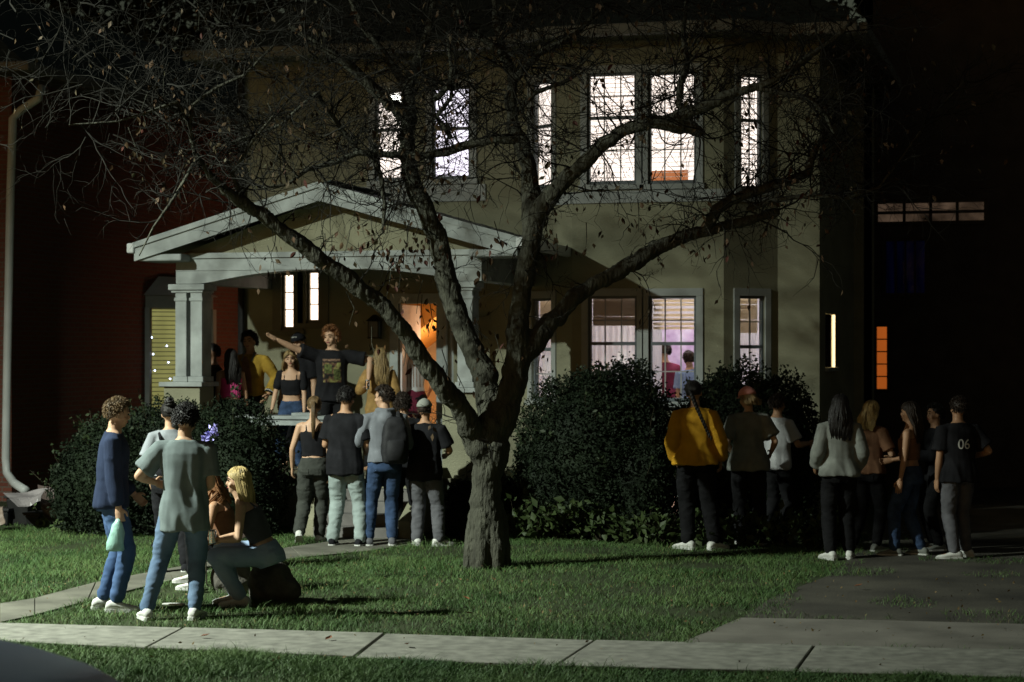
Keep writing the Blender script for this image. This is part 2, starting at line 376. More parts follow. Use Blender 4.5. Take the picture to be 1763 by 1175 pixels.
wall_holes(wm, BL0, BL1, 0, ZE, [H['bl_u'], H['bl_l']]); wall_holes(wm, BC0, BC1, 0, ZE, [H[q] for q in ('c1u', 'c2u', 'c1l', 'c2l', 'base')])
wall_holes(wm, BR0, BR1, 0, ZE, [H['br_u'], H['br_l']]); wall_holes(wm, RF0, RF1, 0, ZE, [])
hs_ = H['side']; wall_holes(wm, (XR, YF + .112), SXb, 0, ZE, [(hs_[0] - .112, hs_[1] - .112, hs_[2], hs_[3])])
wxr = XY(1500, SXb[1])
wall_holes(wm, SXb, (wxr, SXb[1]), 0, ZE, []); wall_holes(wm, (wxr, SXb[1]), (wxr, SXb[1] + .5), 0, ZE, [])
wall_holes(wm, (wxr, SXb[1] + .5), (XR - 1.6, 38), 0, ZE, []); wall_holes(wm, (XR - 1.6, 38), (XL, 38), 0, ZE, [])
sideL = [(38 - 34.4, 38 - 33.0, 1.3, 2.5)]
wall_holes(wm, (XL, 37.888), (XL, YF + .112), 0, ZE, [(q_[0] - .112, q_[1] - .112, q_[2], q_[3]) for q_ in sideL])
wm.build('wall', M['stucco'], house)
fl = MB(); fl.box(XL + .2, XR - 1.9, YF + .22, 37.7, 3.55, 3.7); fl.box(XL + .2, XR - 1.9, YF + .22, 37.7, .55, .649); fl.box(XL + .2, XR - 1.9, YF + .22, 37.7, ZE - .1, ZE - .01)
fl.build('floor', M['cream'], house)
# window: frame, sashes, muntins, panes
def window(a, b, q, cols=3, rows=2, sash=True, lit=None, slats=None, casing=.09, mt=M['trim'], name='window', depth=.13, rail=.5):
    s0, s1, zb, zt = q; a = Vector(a); b = Vector(b); d = (b - a).normalized(); A = a + d * s0; B = a + d * s1; L = s1 - s0
    P = lambda s: a + d * (s0 + s)
    f = MB()
    for sa, sb, za, zz in ((-casing, 0, zb, zt), (L, L + casing, zb, zt), (-casing, L + casing, zt, zt + casing * 1.1), (-casing - .02, L + casing + .02, zb - .07, zb)):
        f.wbox(P(sa), P(sb), .001, .028 if za != zb - .07 else .055, za, zz)
    win = f.build(name, mt, house, bevel=.004)
    sm = MB(); e = .035; zm = zb + (zt - zb) * rail
    for sa, sb, za, zz, t0, t1 in ((0, e, zb, zt, -.07, -.015), (L - e, L, zb, zt, -.07, -.015), (e, L - e, zb, zb + .05, -.07, -.015), (e, L - e, zt - e, zt, -.07, -.015)):
        sm.wbox(P(sa), P(sb), t0, t1, za, zz)
    if sash: sm.wbox(P(e), P(L - e), -.068, -.010, zm - .022, zm + .022)
    sm.build('sash', M['darktrim'] if sash else mt, win)
    mb = MB(); halves = ((zb + .05, zm - .022), (zm + .022, zt - e)) if sash else ((zb + .05, zt - e),)
    for za, zz in halves:
        for i in range(1, cols): s = L * i / cols; mb.wbox(P(s - .008), P(s + .008), -.052, -.036, za, zz)
        for j in range(1, rows): z = za + (zz - za) * j / rows; mb.wbox(P(e), P(L - e), -.051, -.037, z - .008, z + .008)
    if mb.n: mb.build('muntin', M['trim'], win)
    for za, zz in halves:
        g = MB(); g.wbox(P(e), P(L - e), -.046, -.042, za, zz); g.build('pane', M['glass'], win)
    if lit:
        g = MB(); g.wbox(P(-.1), P(L + .1), -.32, -.30, zb - .1, zt + .1)
        for sa in (-.1, L + .08): g.wbox(P(sa), P(sa + .02), -.30, -.115, zb - .1, zt + .1)
        g.build('lit_room', lit, win)
    if slats:
        ztop, zbot, pitch, tilt, sm_ = slats; n = max(1, int((ztop - zbot) / pitch)); ca, sa_ = math.cos(tilt), math.sin(tilt)
        off = abs_loc(win); nrm = Vector((d.y, -d.x)); me = None
        for i in range(n):
            z = ztop - pitch * (i + .5)
            if me is None:
                k_ = MB(); w2 = .024
                o1 = nrm * (w2 * ca); zz = w2 * sa_; p0 = P(e + .005); p1 = P(L - e - .005); c = nrm * -.10
                k_.hexa([(p.x, p.y, q_) for p, q_ in ((p0 + c - o1, -zz), (p1 + c - o1, -zz), (p1 + c + o1, zz), (p0 + c + o1, zz))],
                        [(p.x, p.y, q_ + .002) for p, q_ in ((p0 + c - o1, -zz), (p1 + c - o1, -zz), (p1 + c + o1, zz), (p0 + c + o1, zz))])
                me = k_.mesh('slat', Vector((off.x, off.y, 0))); me.materials.append(sm_)
            ob = bpy.data.objects.new('slat', me); col.objects.link(ob); ob.parent = win; ob.location = (0, 0, z - off.z)
            ob.rotation_euler = (0, random.uniform(-.004, .004), 0)
    return win
def sl(q, ztop=None, zbot=None, pitch=.062, tilt=.03, m='blindw'):
    return (ztop if ztop else q[3] - .03, zbot if zbot else q[2] + .04, pitch, tilt, M[m])
window(AF, BF, H['w1'], 1, 1, lit=M['lit_up'], rail=.56); window(AF, BF, H['w2'], 1, 1, lit=M['lit_cool'], rail=.55)
window(BL0, BL1, H['bl_u'], 1, 1, lit=M['lit_up'], rail=.58)
window(BC0, BC1, H['c1u'], lit=M['lit_up'], slats=sl(H['c1u']), rail=.6); window(BC0, BC1, H['c2u'], lit=M['lit_up'], slats=sl(H['c2u'], pitch=.065), rail=.6)
window(BR0, BR1, H['br_u'], 2, 2, lit=M['lit_up'], slats=sl(H['br_u'], pitch=.065, tilt=.12), rail=.6)
window(AF, BF, H['p1'], 1, 3, sash=False, lit=M['lit_peach'], casing=.13, mt=M['soffit']); window(AF, BF, H['p2'], 1, 3, sash=False, lit=M['lit_peach'], casing=.13, mt=M['soffit'])
zr = ZY(1150, 574, YB)
M['blindg'] = translu('grey_blind_slat', (.50, .46, .40), .4)
window(BC0, BC1, H['c1l'], slats=sl(H['c1l'], zbot=ZY(1050, 566, YB), tilt=1.25, m='blindg', pitch=.04), rail=.55)
window(BC0, BC1, H['c2l'], slats=sl(H['c2l'], zbot=ZY(1150, 570, YB), tilt=.75, m='blind', pitch=.06), rail=.55)
window(BR0, BR1, H['br_l'], 2, 2, slats=sl(H['br_l'], zbot=ZY(1290, 572, YB), tilt=1.25, m='blind', pitch=.04), rail=.52)
window(BL0, BL1, H['bl_l'], 1, 2, slats=sl(H['bl_l'], zbot=ZY(935, 560, YB), tilt=1.2, m='blind', pitch=.04), rail=.5)
window(BC0, BC1, H['base'], 2, 1, sash=False, lit=M['lit_base'], casing=.05, name='basement_window')
q = H['side']; b = MB(); b.box(XR - .055, XR - .05, YF + q[0], YF + q[1], q[2], q[3]); b.box(XR - .054, XR - .002, YF + q[1] - .012, YF + q[1] - .002, q[2], q[3]); sw_ = b.build('side_window', M['lit_side'], house)
b = MB(); b.box(XR + .001, XR + .05, YF + q[0] - .05, YF + q[1] + .05, q[2] - .05, q[2] - .002); b.build('sill', M['trim'], sw_)
b = MB(); b.box(XR - .03, XR - .027, YF + q[0], YF + q[1] - .014, q[2], q[3]); b.build('pane', M['glass'], sw_)
window((XL, 38), (XL, YF), sideL[0], 2, 2, lit=emat('added_warm_window', (1, .50, .25), 7.0, .1, 2))  # added unseen lit window, there to throw warm light on the neighbour's brick
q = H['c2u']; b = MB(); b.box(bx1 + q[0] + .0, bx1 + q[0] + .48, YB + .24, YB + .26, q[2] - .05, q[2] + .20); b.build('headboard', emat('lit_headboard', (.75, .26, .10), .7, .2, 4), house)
M['sheer'] = translu('sheer_curtain', (.84, .84, .84), .55)
def curtain(a, b_, q, z1, part=(0, 1)):
    a = Vector(a); b_ = Vector(b_); d = (b_ - a).normalized(); nr = Vector((d.y, -d.x)); L = q[1] - q[0]; n_ = 60; V = []
    for i in range(n_ + 1):
        s_ = q[0] + L * (part[0] + (part[1] - part[0]) * i / n_); p = a + d * s_ + nr * (-.17 + .018 * math.sin(i * .9) + .008 * math.sin(i * 2.3))
        V += [(p.x, p.y, q[2]), (p.x, p.y, z1)]
    c = MB(); c.add(V, [(2 * i, 2 * i + 2, 2 * i + 3, 2 * i + 1) for i in range(n_)]); c.build('curtain', M['sheer'], house, smooth=True)
curtain(BC0, BC1, H['c1l'], H['c1l'][3] - .05); curtain(BR0, BR1, H['br_l'], H['br_l'][3] - .05); curtain(BC0, BC1, H['c2l'], H['c2l'][3] - .05, (0, .22)); curtain(BL0, BL1, H['bl_l'], H['bl_l'][3] - .05)
# trim bands round the bay under the upper windows and cornices
tb = MB(); zs1, zs0 = ZY(1100, 322, YB), ZY(1100, 349, YB)
for p, q_ in ((BL0, BL1), (BC0, BC1), (BR0, BR1)): tb.wbox(p, q_, .002, .03, zs0, zs1 - .05)
tb.build('window_apron', M['trim'], house)
tb = MB(); d0 = H['w1'][0] - .22; d1 = H['w2'][1] + .22
tb.wbox((XL + d0, YF), (XL + d1, YF), .002, .03, H['w1'][2] - .30, H['w1'][2] - .075); tb.build('window_apron', M['trim'], house)
# mullion casing between the paired windows
tb = MB()
for zA, zB_, q1, q2 in ((H['c1u'][2], H['c1u'][3], 'c1u', 'c2u'), (H['c1l'][2], H['c1l'][3], 'c1l', 'c2l')):
    tb.wbox((bx1 + H[q1][1] + .092, YB), (bx1 + H[q2][0] - .092, YB), .001, .024, zA, zB_)
if (H['c2u'][0] - H['c1u'][1]) > .2: tb.build('mullion', M['trim'], house)
# eave, gutter, roof
OV = .55; ez = ZE
def eave_pts(o): return [(XL - o, YF - o), (bx0 - o * .3, YF - o), (bx1 - o * .4, YB - o), (bx2 + o * .4, YB - o), (bx3 + o * .35, YF - o), (XR + o, YF - o), (XR + o, 31), (XR - 1.6 + o, 38.4), (XL - o, 38.4)]
sf = MB(); sf.hexa([(x, y, ez + .002) for x, y in eave_pts(OV)], [(x, y, ez + .05) for x, y in eave_pts(OV)]); sf.build('soffit', M['soffit'], house)
gt = MB(); E = eave_pts(OV)
for p, q_ in zip(E[:5], E[1:6]): gt.wbox(p, q_, .002, .12, ez - .03, ez + .12)
gt.wbox(E[5], E[6], .002, .12, ez - .03, ez + .12); gt.build('gutter', mat('dull_gutter', (.17, .18, .17), .6, .25, 2), house, bevel=.02)
rf = MB(); E2 = eave_pts(OV - .02); bt = [(x, y, ez + .11) for x, y in E2]; cx_, cy_ = (XL + XR) / 2, 32
rf.hexa(bt, [(cx_ + (x - cx_) * .35, cy_ + (y - cy_) * .12, ez + 3.0) for x, y in E2]); rf.build('roof', M['shingle'], house)
for i in range(7):   # first courses of shingles above the gutter
    t0 = i * .042
    for j in range(46):
        xa = XL - .5 + j * .2 + (i % 2) * .1
        if xa > XR + .3: break
        if i > 2: continue
        b = MB(); y0 = YF - OV + .35 * 0 + .02 + i * .2; z0 = ez + .12 + i * .10
        if bx0 - .3 < xa < bx3 + .3: y0 -= .0
        b.hexa([(xa, y0, z0), (xa + .19, y0, z0), (xa + .19, y0 + .24, z0 + .12), (xa, y0 + .24, z0 + .12)],
               [(xa, y0, z0 + .012), (xa + .19, y0, z0 + .012), (xa + .19, y0 + .24, z0 + .132), (xa, y0 + .24, z0 + .132)])
        b.build('shingle', M['shingle'], house)

# ---- rooms behind the lower bay window and the front door
ri = MB(); X0, X1, Y0, Y1 = bx0 - .5, XR - .3, YF + .02, YF + 3.6
ri.box(X0, X1, Y1, Y1 + .08, .65, 3.55); ri.box(X0 - .08, X0, YF + .23, Y1, .65, 3.55); ri.box(X1, X1 + .06, YF + .23, Y1, .65, 3.55)
ri.build('room_wall', M['lavwall'], house)
def lamp(name, loc, e, c, size=.15):
    l = bpy.data.lights.new(name, 'POINT'); l.energy = e; l.color = c; l.shadow_soft_size = size
    o = bpy.data.objects.new(name, l); col.objects.link(o); o.location = loc; return o
lamp('front_room_light', ((X0 + X1) / 2 + .3, YF + 1.6, 3.1), 105, (.90, .85, 1.0), .25)
lamp('added_blind_light', (XY(1185, YF + .4), YF + .34, 3.2), 17, (1, .86, .68), .12)  # warm light added close behind the blinds to brighten their slats
pic = MB(); xw = XY(1180, Y1 - .03); pic.box(xw - .5, xw + .3, Y1 - .03, Y1 - .002, 1.6, 2.6); pic.build('picture', mat('picture_print', (.5, .35, .6), .6, .5, 5, 0, col2=(.85, .8, .95)), house)
shf = MB(); xs_ = XY(1162, Y1 - .4)
for zz in (.66, 1.0, 1.35, 1.7): shf.box(xs_ - .2, xs_ + 1.5, Y1 - .4, Y1 - .05, zz, zz + .03)
shf.box(xs_ - .24, xs_ - .2, Y1 - .4, Y1 - .05, .65, 1.73); shf.build('shelf', M['wood'], house)
dX0, dX1 = XL + H['door'][0], XL + H['door'][1]
hl = MB(); hl.box(dX0 - .9, dX0 - .82, YF + .23, YF + 2.6, .65, 3.55); hl.box(dX1 + .02, dX1 + .08, YF + .23, YF + 2.6, .65, 3.55); hl.box(dX0 - .9, dX1 + .1, YF + 2.6, YF + 2.7, .65, 3.55)
hl.build('hall_wall', M['cream'], house)
so = MB(); zt_ = H['door'][3]
so.hexa([(dX0 - .8, YF + .9, 1.9), (dX1, YF + .9, zt_ + .06), (dX1, YF + 2.3, zt_ + .06), (dX0 - .8, YF + 2.3, 1.9)], [(dX0 - .8, YF + .9, 2.75), (dX1, YF + .9, zt_ + .5), (dX1, YF + 2.3, zt_ + .5), (dX0 - .8, YF + 2.3, 2.75)])
so.build('stair_underside', M['orangew'], house)
lamp('hall_light', ((dX0 + dX1) / 2 + .1, YF + 1.1, 2.2), 15, (1, .76, .50), .10)
# casing and open door leaf
dc = MB(); dcw = .12
for sa, sb, za, zz in ((dX0 - dcw, dX0, FL, zt_), (dX1, dX1 + dcw, FL, zt_), (dX0 - dcw, dX1 + dcw, zt_, zt_ + .14)): dc.box(sa, sb, YF - .03, YF - .001, za, zz)
door = dc.build('door_frame', M['porchtrim'], house, bevel=.004)
dl = MB(); dl.box(dX0 + .005, dX0 + .045, YF + .03, YF + .85, FL + .01, zt_ - .01); leaf = dl.build('door', mat('door_paint', (.75, .66, .64), .5, .05), house, bevel=.004)
hd = MB(); hd.tube([(dX0 + .05, YF + .78, 1.68), (dX0 + .10, YF + .78, 1.68)], [.02, .03], 10); hd.build('handle', M['gutter'], leaf)
# storm door standing open beside the frame, with a scroll pattern behind its glass
sd = MB(); a_ = (dX1 + .14, YF - .06); b_ = (dX1 + .62, YF - .5)
for s in ((0, .07), (.58, .65)):
    pa = Vector(a_) + (Vector(b_) - Vector(a_)).normalized() * s[0]; pb = Vector(a_) + (Vector(b_) - Vector(a_)).normalized() * s[1]; sd.wbox(pa, pb, 0, .03, FL + .02, 2.75)
sd.wbox(a_, b_, 0, .029, 2.7, 2.77); sd.wbox(a_, b_, 0, .029, FL + .02, .9)
st = sd.build('storm_door', M['porchtrim'], house)
g = MB(); g.wbox(a_, b_, .012, .016, .9, 2.7); g.build('pane', M['glass'], st)
sc_ = MB(); dd = (Vector(b_) - Vector(a_)).normalized()
for kx in (.16, .34, .5):
    for kz in np.arange(1.1, 2.6, .32):
        pts = [];
        for t in np.linspace(0, 4.4, 14): r_ = .015 + .02 * t; p = Vector(a_) + dd * (kx + r_ * math.cos(t) * .8); pts.append((p.x, p.y - .01, kz + r_ * math.sin(t)))
        sc_.tube(pts, .006, 5)
sc_.build('scrollwork', M['black'], st)
# house lantern beside the door (unlit)
lx = XY(646, YF - .1); lz = ZY(646, 566, YF - .1)
ln = empty('wall_lantern', (lx, YF, lz), 'unlit black cage lantern on the porch wall left of the doorway', 'lantern')
b = MB(); b.box(lx - .05, lx + .05, YF - .03, YF - .001, lz - .1, lz + .1); b.build('back_plate', M['black'], ln)
b = MB()
for dx_ in (-.07, .07):
    for dy_ in (-.19, -.05): b.tube([(lx + dx_, YF + dy_, lz - .12), (lx + dx_, YF + dy_, lz + .1)], .007, 6)
b.box(lx - .08, lx + .08, YF - .2, YF - .04, lz - .14, lz - .12); b.tube([(lx, YF - .03, lz + .02), (lx, YF - .12, lz + .02)], .01, 6); b.build('cage', M['black'], ln)
b = MB(); b.hexa([(lx - .1, YF - .22, lz + .1), (lx + .1, YF - .22, lz + .1), (lx + .1, YF - .03, lz + .1), (lx - .1, YF - .03, lz + .1)], [(lx - .02, YF - .14, lz + .19), (lx + .02, YF - .14, lz + .19), (lx + .02, YF - .1, lz + .19), (lx - .02, YF - .1, lz + .19)]); b.build('top_cap', M['black'], ln)
b = MB(); b.box(lx - .06, lx + .06, YF - .18, YF - .06, lz - .12, lz + .098); b.build('glass', M['darktrim'], ln)
# mailbox-ish vertical light slit is a person's phone; dark downspout at the left corner
b = MB(); b.tube([(XL + .08, YF - .08, .1), (XL + .08, YF - .08, ez - .1), (XL + .08, YF - .45, ez + .0)], .05, 8); b.build('downspout', M['black'], house)

# ---- porch
pw = house
xa, xb = XY(303, YP), XY(815, YP); xm = -8.83
b = MB(); b.box(XL - .1, bx0 - .02, YP - .05, YF - .001, .0, FL - .05); b.build('porch_base', M['stucco'], pw)
for i in range(28):
    x = XL - .12 + i * .16
    if x + .15 > bx0: break
    b = MB(); b.box(x, x + .152, YP - .12, YF - .002, FL - .048, FL); b.build('floor_board', M['soffit'], pw)
sX0, sX1 = XY(572, 22.6), XY(712, 22.6)
for i in range(4):
    z1 = FL - .13 * (i + 1) + 0; y1 = YP - .14 - .3 * i
    if z1 < .05: break
    b = MB(); b.box(sX0, sX1, y1 - .3, y1, 0, z1); b.build('step', mat('step_concrete', (.16, .15, .14), .9, .2, 3, .3), pw, bevel=.01)
for xx in (sX0 - .16, sX1 + .005):
    b = MB(); b.add([(xx, YP - .13, 0), (xx + .15, YP - .13, 0), (xx + .15, YP - .13, .85), (xx, YP - .13, .85), (xx, YP - 1.3, 0), (xx + .15, YP - 1.3, 0), (xx + .15, YP - 1.3, .22), (xx, YP - 1.3, .22)],
                    [(0, 3, 2, 1), (4, 5, 6, 7), (0, 1, 5, 4), (3, 7, 6, 2), (1, 2, 6, 5), (0, 4, 7, 3)]); b.build('stair_cheek', M['stucco'], pw, bevel=.01)
# piers, posts
def pier(x0, x1, y0, y1, ztop, posts):
    b = MB(); b.box(x0, x1, y0, y1, 0, ztop - .06); pp = b.build('pedestal', M['stucco'], pw, bevel=.01)
    b = MB(); b.box(x0 - .05, x1 + .05, y0 - .05, y1 + .05, ztop - .06, ztop); b.build('pedestal_cap', M['porchtrim'], pp, bevel=.01)
    for p0, p1 in posts:
        b = MB(); b.box(p0, p1, y0 + .05, y1 - .1, ztop + .07, 3.0)
        pb = b.build('post', M['porchtrim'], pw, bevel=.006)
        b = MB(); b.box(p0 - .025, p1 + .025, y0 + .025, y1 - .075, ztop, ztop + .07); b.build('post_base', M['porchtrim'], pb, bevel=.008)
        b = MB(); b.box(p0 - .012, p1 + .012, y0 + .035, y1 - .085, 2.86, 2.9); b.build('necking', M['porchtrim'], pb, bevel=.004)
    b = MB(); b.box(posts[0][0] - .08, posts[-1][1] + .05, y0, y1 - .03, 3.0, 3.075); b.box(posts[0][0] - .05, posts[-1][1] + .02, y0 + .03, y1 - .05, 2.965, 2.999); b.build('capital', M['porchtrim'], pw, bevel=.008)
zt1 = ZY(310, 658, YP)
pier(XY(283, YP), XY(345, YP), YP - .02, YP + .42, zt1, [(XY(300, YP), XY(319, YP)), (XY(326, YP), XY(346, YP))])
pier(XY(762, YP), XY(842, YP), YP - .02, YP + .42, ZY(800, 668, YP), [(XY(786, YP), XY(812, YP))])
# arched beam
n = 24; bx_a, bx_b = XY(303, YP), XY(829, YP)
b = MB(); rings = []
for i in range(n + 1):
    t = i / n; x = bx_a + (bx_b - bx_a) * t; in0, in1 = .12, .90
    zb_ = 3.08
    if in0 < t < in1: zb_ = 3.08 + .15 * (1 - abs((t - .52) / .40) ** 2.2) + .02
    zb_ = max(zb_, 3.08)
    rings.append([(x, YP, zb_), (x, YP + .3, zb_), (x, YP + .3, 3.46), (x, YP, 3.46)])
b.loft(rings); bm_ = b.build('beam', M['porchtrim'], pw)
b = MB(); b.box(bx_a - .02, bx_b + .02, YP - .03, YP - .002, 3.40, 3.47); b.build('beam_moulding', M['porchtrim'], bm_, bevel=.005)
b = MB(); b.box(bx_a + .001, bx_b - .001, YP - .012, YP - .002, 3.245, 3.258); b.build('beam_moulding', M['porchtrim'], bm_)
for x in (bx_a, bx_b - .25):
    b = MB(); b.box(x, x + .25, YP + .301, YF - .002, 3.09, 3.44); b.build('side_beam', M['porchtrim'], pw)
b = MB(); b.box(bx_a + .251, bx_b - .251, YP + .301, YF - .003, 3.36, 3.40); b.build('porch_ceiling', M['soffit'], pw)
gl, gr, ya = XY(232, YP - .35), XY(889, YP - .35), YP - .35; zl = 3.56; za_ = 4.28
# pediment
b = MB(); b.add([(gl + .45, YP + .06, 3.47), (gr - .45, YP + .06, 3.47), (xm, YP + .06, za_ - .12), (gl + .45, YP + .12, 3.47), (gr - .45, YP + .12, 3.47), (xm, YP + .12, za_ - .12)], [(0, 1, 2), (5, 4, 3), (0, 3, 4, 1), (1, 4, 5, 2), (2, 5, 3, 0)]); b.build('pediment', M['stucco'], pw)
def slab3(p, q, y0, y1, th, mb=None):   # sloped plank between (x,z) p and q
    mb = mb or MB(); (x0, z0), (x1, z1) = p, q
    return mb.hexa([(x0, y0, z0 - th), (x1, y0, z1 - th), (x1, y1, z1 - th), (x0, y1, z0 - th)], [(x0, y0, z0), (x1, y0, z1), (x1, y1, z1), (x0, y1, z0)])
for s, e in ((gl, 1), (gr, -1)):
    slab3((s, zl - .02), (xm, za_ - .02), ya + .04, YF - .002, .05).build('roof_deck', M['soffit'], pw)
    slab3((s - .01 * e, zl + .0), (xm, za_ + .0), ya, ya + .038, .20).build('rake_board', M['porchtrim'], pw)
    slab3((s - .02 * e, zl + .035), (xm, za_ + .035), ya - .03, ya - .001, .07).build('rake_moulding', M['porchtrim'], pw)
    b = MB(); b.box(min(s + .03 * e, s + .62 * e), max(s + .03 * e, s + .62 * e), ya + .04, YP + .28, 3.36, 3.45); b.build('eave_return', M['porchtrim'], pw, bevel=.02)
    b = MB(); b.box(min(s - .1 * e, s), max(s - .1 * e, s), ya - .04, YF - .01, zl - .1, zl + .03); b.build('gutter', M['gutter'], pw, bevel=.02)
    sh = bpy.data.meshes.new('shingle'); L = math.hypot(xm - s, za_ - zl); nx = int(L / .15)
    ang = math.atan2(za_ - zl, abs(xm - s)); smb = MB(); smb.box(0, .17, 0, .235, 0, .014); sh = smb.mesh('shingle')
    sh.materials.append(mat('lit_slope_shingle', (.22, .24, .24), .7, .3, 7, .5, 100) if e == -1 else M['shingle'])  # right slope paler than left: light falling on it put into the colour
    for i in range(nx + 1):
        for j in range(11):
            y = ya + .0 + j * .24 - (i % 2) * .12
            if y < ya - .05 or y > YF - .24: continue
            ob = bpy.data.objects.new('shingle', sh); col.objects.link(ob); ob.parent = pw
            px_ = s + e * (i * .15 * math.cos(ang)); pz = zl + i * .15 * math.sin(ang) + .018 + random.uniform(0, .008)
            ob.location = Vector((px_, y, pz)) - house.location
            ob.rotation_euler = (0, -ang if e == 1 else math.pi + ang + R(3), random.uniform(-.02, .02)) if e == 1 else (0, 0, 0)
            if e == -1:
                ob.rotation_euler = (0, R(180) - 0, 0); ob.rotation_euler = (0, ang, R(180)); ob.location = Vector((px_, y + .235, pz)) - house.location
# pale table on the porch with a box on it
tx0, tx1 = XY(468, 23.75), XY(548, 23.75); tz = ZY(500, 716, 23.75)
tb_ = empty('folding_table', ((tx0 + tx1) / 2, 23.9, FL), 'pale folding table at the front edge of the porch', 'table')
b = MB(); b.box(tx0 - .5, tx1 + .5, 23.6, 24.05, tz - .045, tz); b.build('table_top', M['porchtrim'], tb_, bevel=.008)
b = MB(); b.box(tx0 - .44, tx1 + .44, 23.63, 23.655, tz - .12, tz - .047); b.build('table_apron', M['porchtrim'], tb_)
for x in (tx0 - .44, tx1 + .44):
    for y in (23.68, 23.98): b = MB(); b.tube([(x, y, FL), (x, y, tz - .046)], .016, 8); b.build('leg', M['gutter'], tb_)
b = MB(); x = XY(505, 23.7); b.box(x, x + .3, 23.63, 23.9, tz + .001, tz + .04); o = b.build('pizza_box', M['porchtrim'], bevel=.004); tag(o, 'flat white carton lying on the porch table', 'carton')

# ================================================================== BRICK NEIGHBOUR (left)
bX = -14.85; bY = onX(20, 600, bX).y
nb_ = empty('brick_house', (bX - 4, bY + 5, 0), 'dark red brick house at the left edge with a white downspout', 'house')
be = onX(75, 140, bX).z - .05
b = MB(); wall_holes(b, (bX, bY + .112), (bX, bY + 22), 0, be, []); wall_holes(b, (bX - 9, bY), (bX, bY), 0, be, []); wall_holes(b, (bX, bY + 22), (bX - 9, bY + 22), 0, be, []); b.build('wall', M['brickwall'], nb_)
b = MB(); b.box(bX - 9.5, bX + .5, bY - .5, bY + 22.5, be + .002, be + .06); b.build('soffit', mat('brown_soffit', (.10, .075, .05), .8), nb_)
b = MB(); b.box(bX + .502, bX + .62, bY - .5, bY + 22.4, be - .02, be + .12); b.box(bX - 9.4, bX + .62, bY - .62, bY - .502, be - .02, be + .12); b.build('gutter', mat('brown_gutter', (.16, .15, .14), .5), nb_, bevel=.02)
b = MB(); b.hexa([(bX - 9.5, bY - .48, be + .1), (bX + .5, bY - .48, be + .1), (bX + .5, bY + 22.4, be + .1), (bX - 9.5, bY + 22.4, be + .1)], [(bX - 5, bY + 4, be + 2.6), (bX - 4, bY + 4, be + 2.6), (bX - 4, bY + 18, be + 2.6), (bX - 5, bY + 18, be + 2.6)]); b.build('roof', M['shingle'], nb_)
b = MB(); xd = bX + .08; q = lambda u, v: onX(u, v, xd)
xd2 = bX + .5; pth_ = [onX(72, 150, xd2), onX(66, 170, xd2), onX(36, 190, bX + .15), onX(22, 205, xd), onX(18, 330, xd), onX(13, 600, xd), onX(10, 790, xd), onX(12, 815, xd), onX(24, 832, bX + .3), onX(44, 845, bX + .7)]
b.tube(pth_, .062, 10, cap='flat'); b.build('downspout', M['gutter'], nb_, smooth=True)
# oriel with glowing blinds on the brick wall
oz0, oz1 = 1.15, 2.95; oy0 = onX(250, 600, bX).y; oy1 = oy0 + 2.0; ox = bX + .55
orl = MB(); F = [(bX + .003, oy0), (ox, oy0 + .45), (ox, oy1 - .45), (bX + .003, oy1)]
orl.hexa([(x, y, oz0 - .5) for x, y in F], [(x, y, oz0) for x, y in F]); orl.hexa([(x, y, oz1) for x, y in F], [(x, y, oz1 + .22) for x, y in F])
for (x, y) in F[1:3]: orl.box(x - .09, x + .03, y - .07, y + .07, oz0 + .001, oz1 - .001)
orl.box(bX + .003, bX + .09, oy0 - .02, oy0 + .05, oz0 + .001, oz1 - .001)
oo = orl.build('oriel', M['trim'], nb_)
b = MB(); b.hexa([(x + (.06 if x > bX + .1 else 0), y + (-.06 if y < oy0 + 1 else .06), oz1 + .221) for x, y in F], [(bX + .004 + (x - bX) * .25, oy0 + 1 + (y - oy0 - 1) * .5, oz1 + .55) for x, y in F]); b.build('oriel_roof', M['gutter'], oo)
for (p, q_) in zip(F, F[1:]):
    b = MB(); p = Vector(p); q_ = Vector(q_); b.wbox(p.lerp(q_, .2), p.lerp(q_, .8), -.12, -.10, oz0 + .04, oz1 - .02); b.build('blind', M['lit_green'], oo)
    b = MB(); b.wbox(p.lerp(q_, .1), p.lerp(q_, .9), -.05, -.045, oz0 + .02, oz1); b.build('pane', M['glass'], oo)
    b = MB()
    for zz in np.arange(oz0 + .08, oz1 - .03, .075): b.wbox(p.lerp(q_, .1), p.lerp(q_, .9), -.095, -.085, zz, zz + .012)
    tag(b.build('slat_lines', M['soffit'], oo), kind='stuff')
for i in range(9):
    b = MB()
    p = Vector(F[0]).lerp(Vector(F[1]), .15 + (i * .37 % .7)) if i < 6 else Vector(F[1]).lerp(Vector(F[2]), .3 + .1 * i)
    b.ell((p.x + .0, p.y - .0, oz1 - .5 - i * .14), (.014, .014, .014), nu=6, nv=4); b.build('fairy_light', M['fairy'], oo)

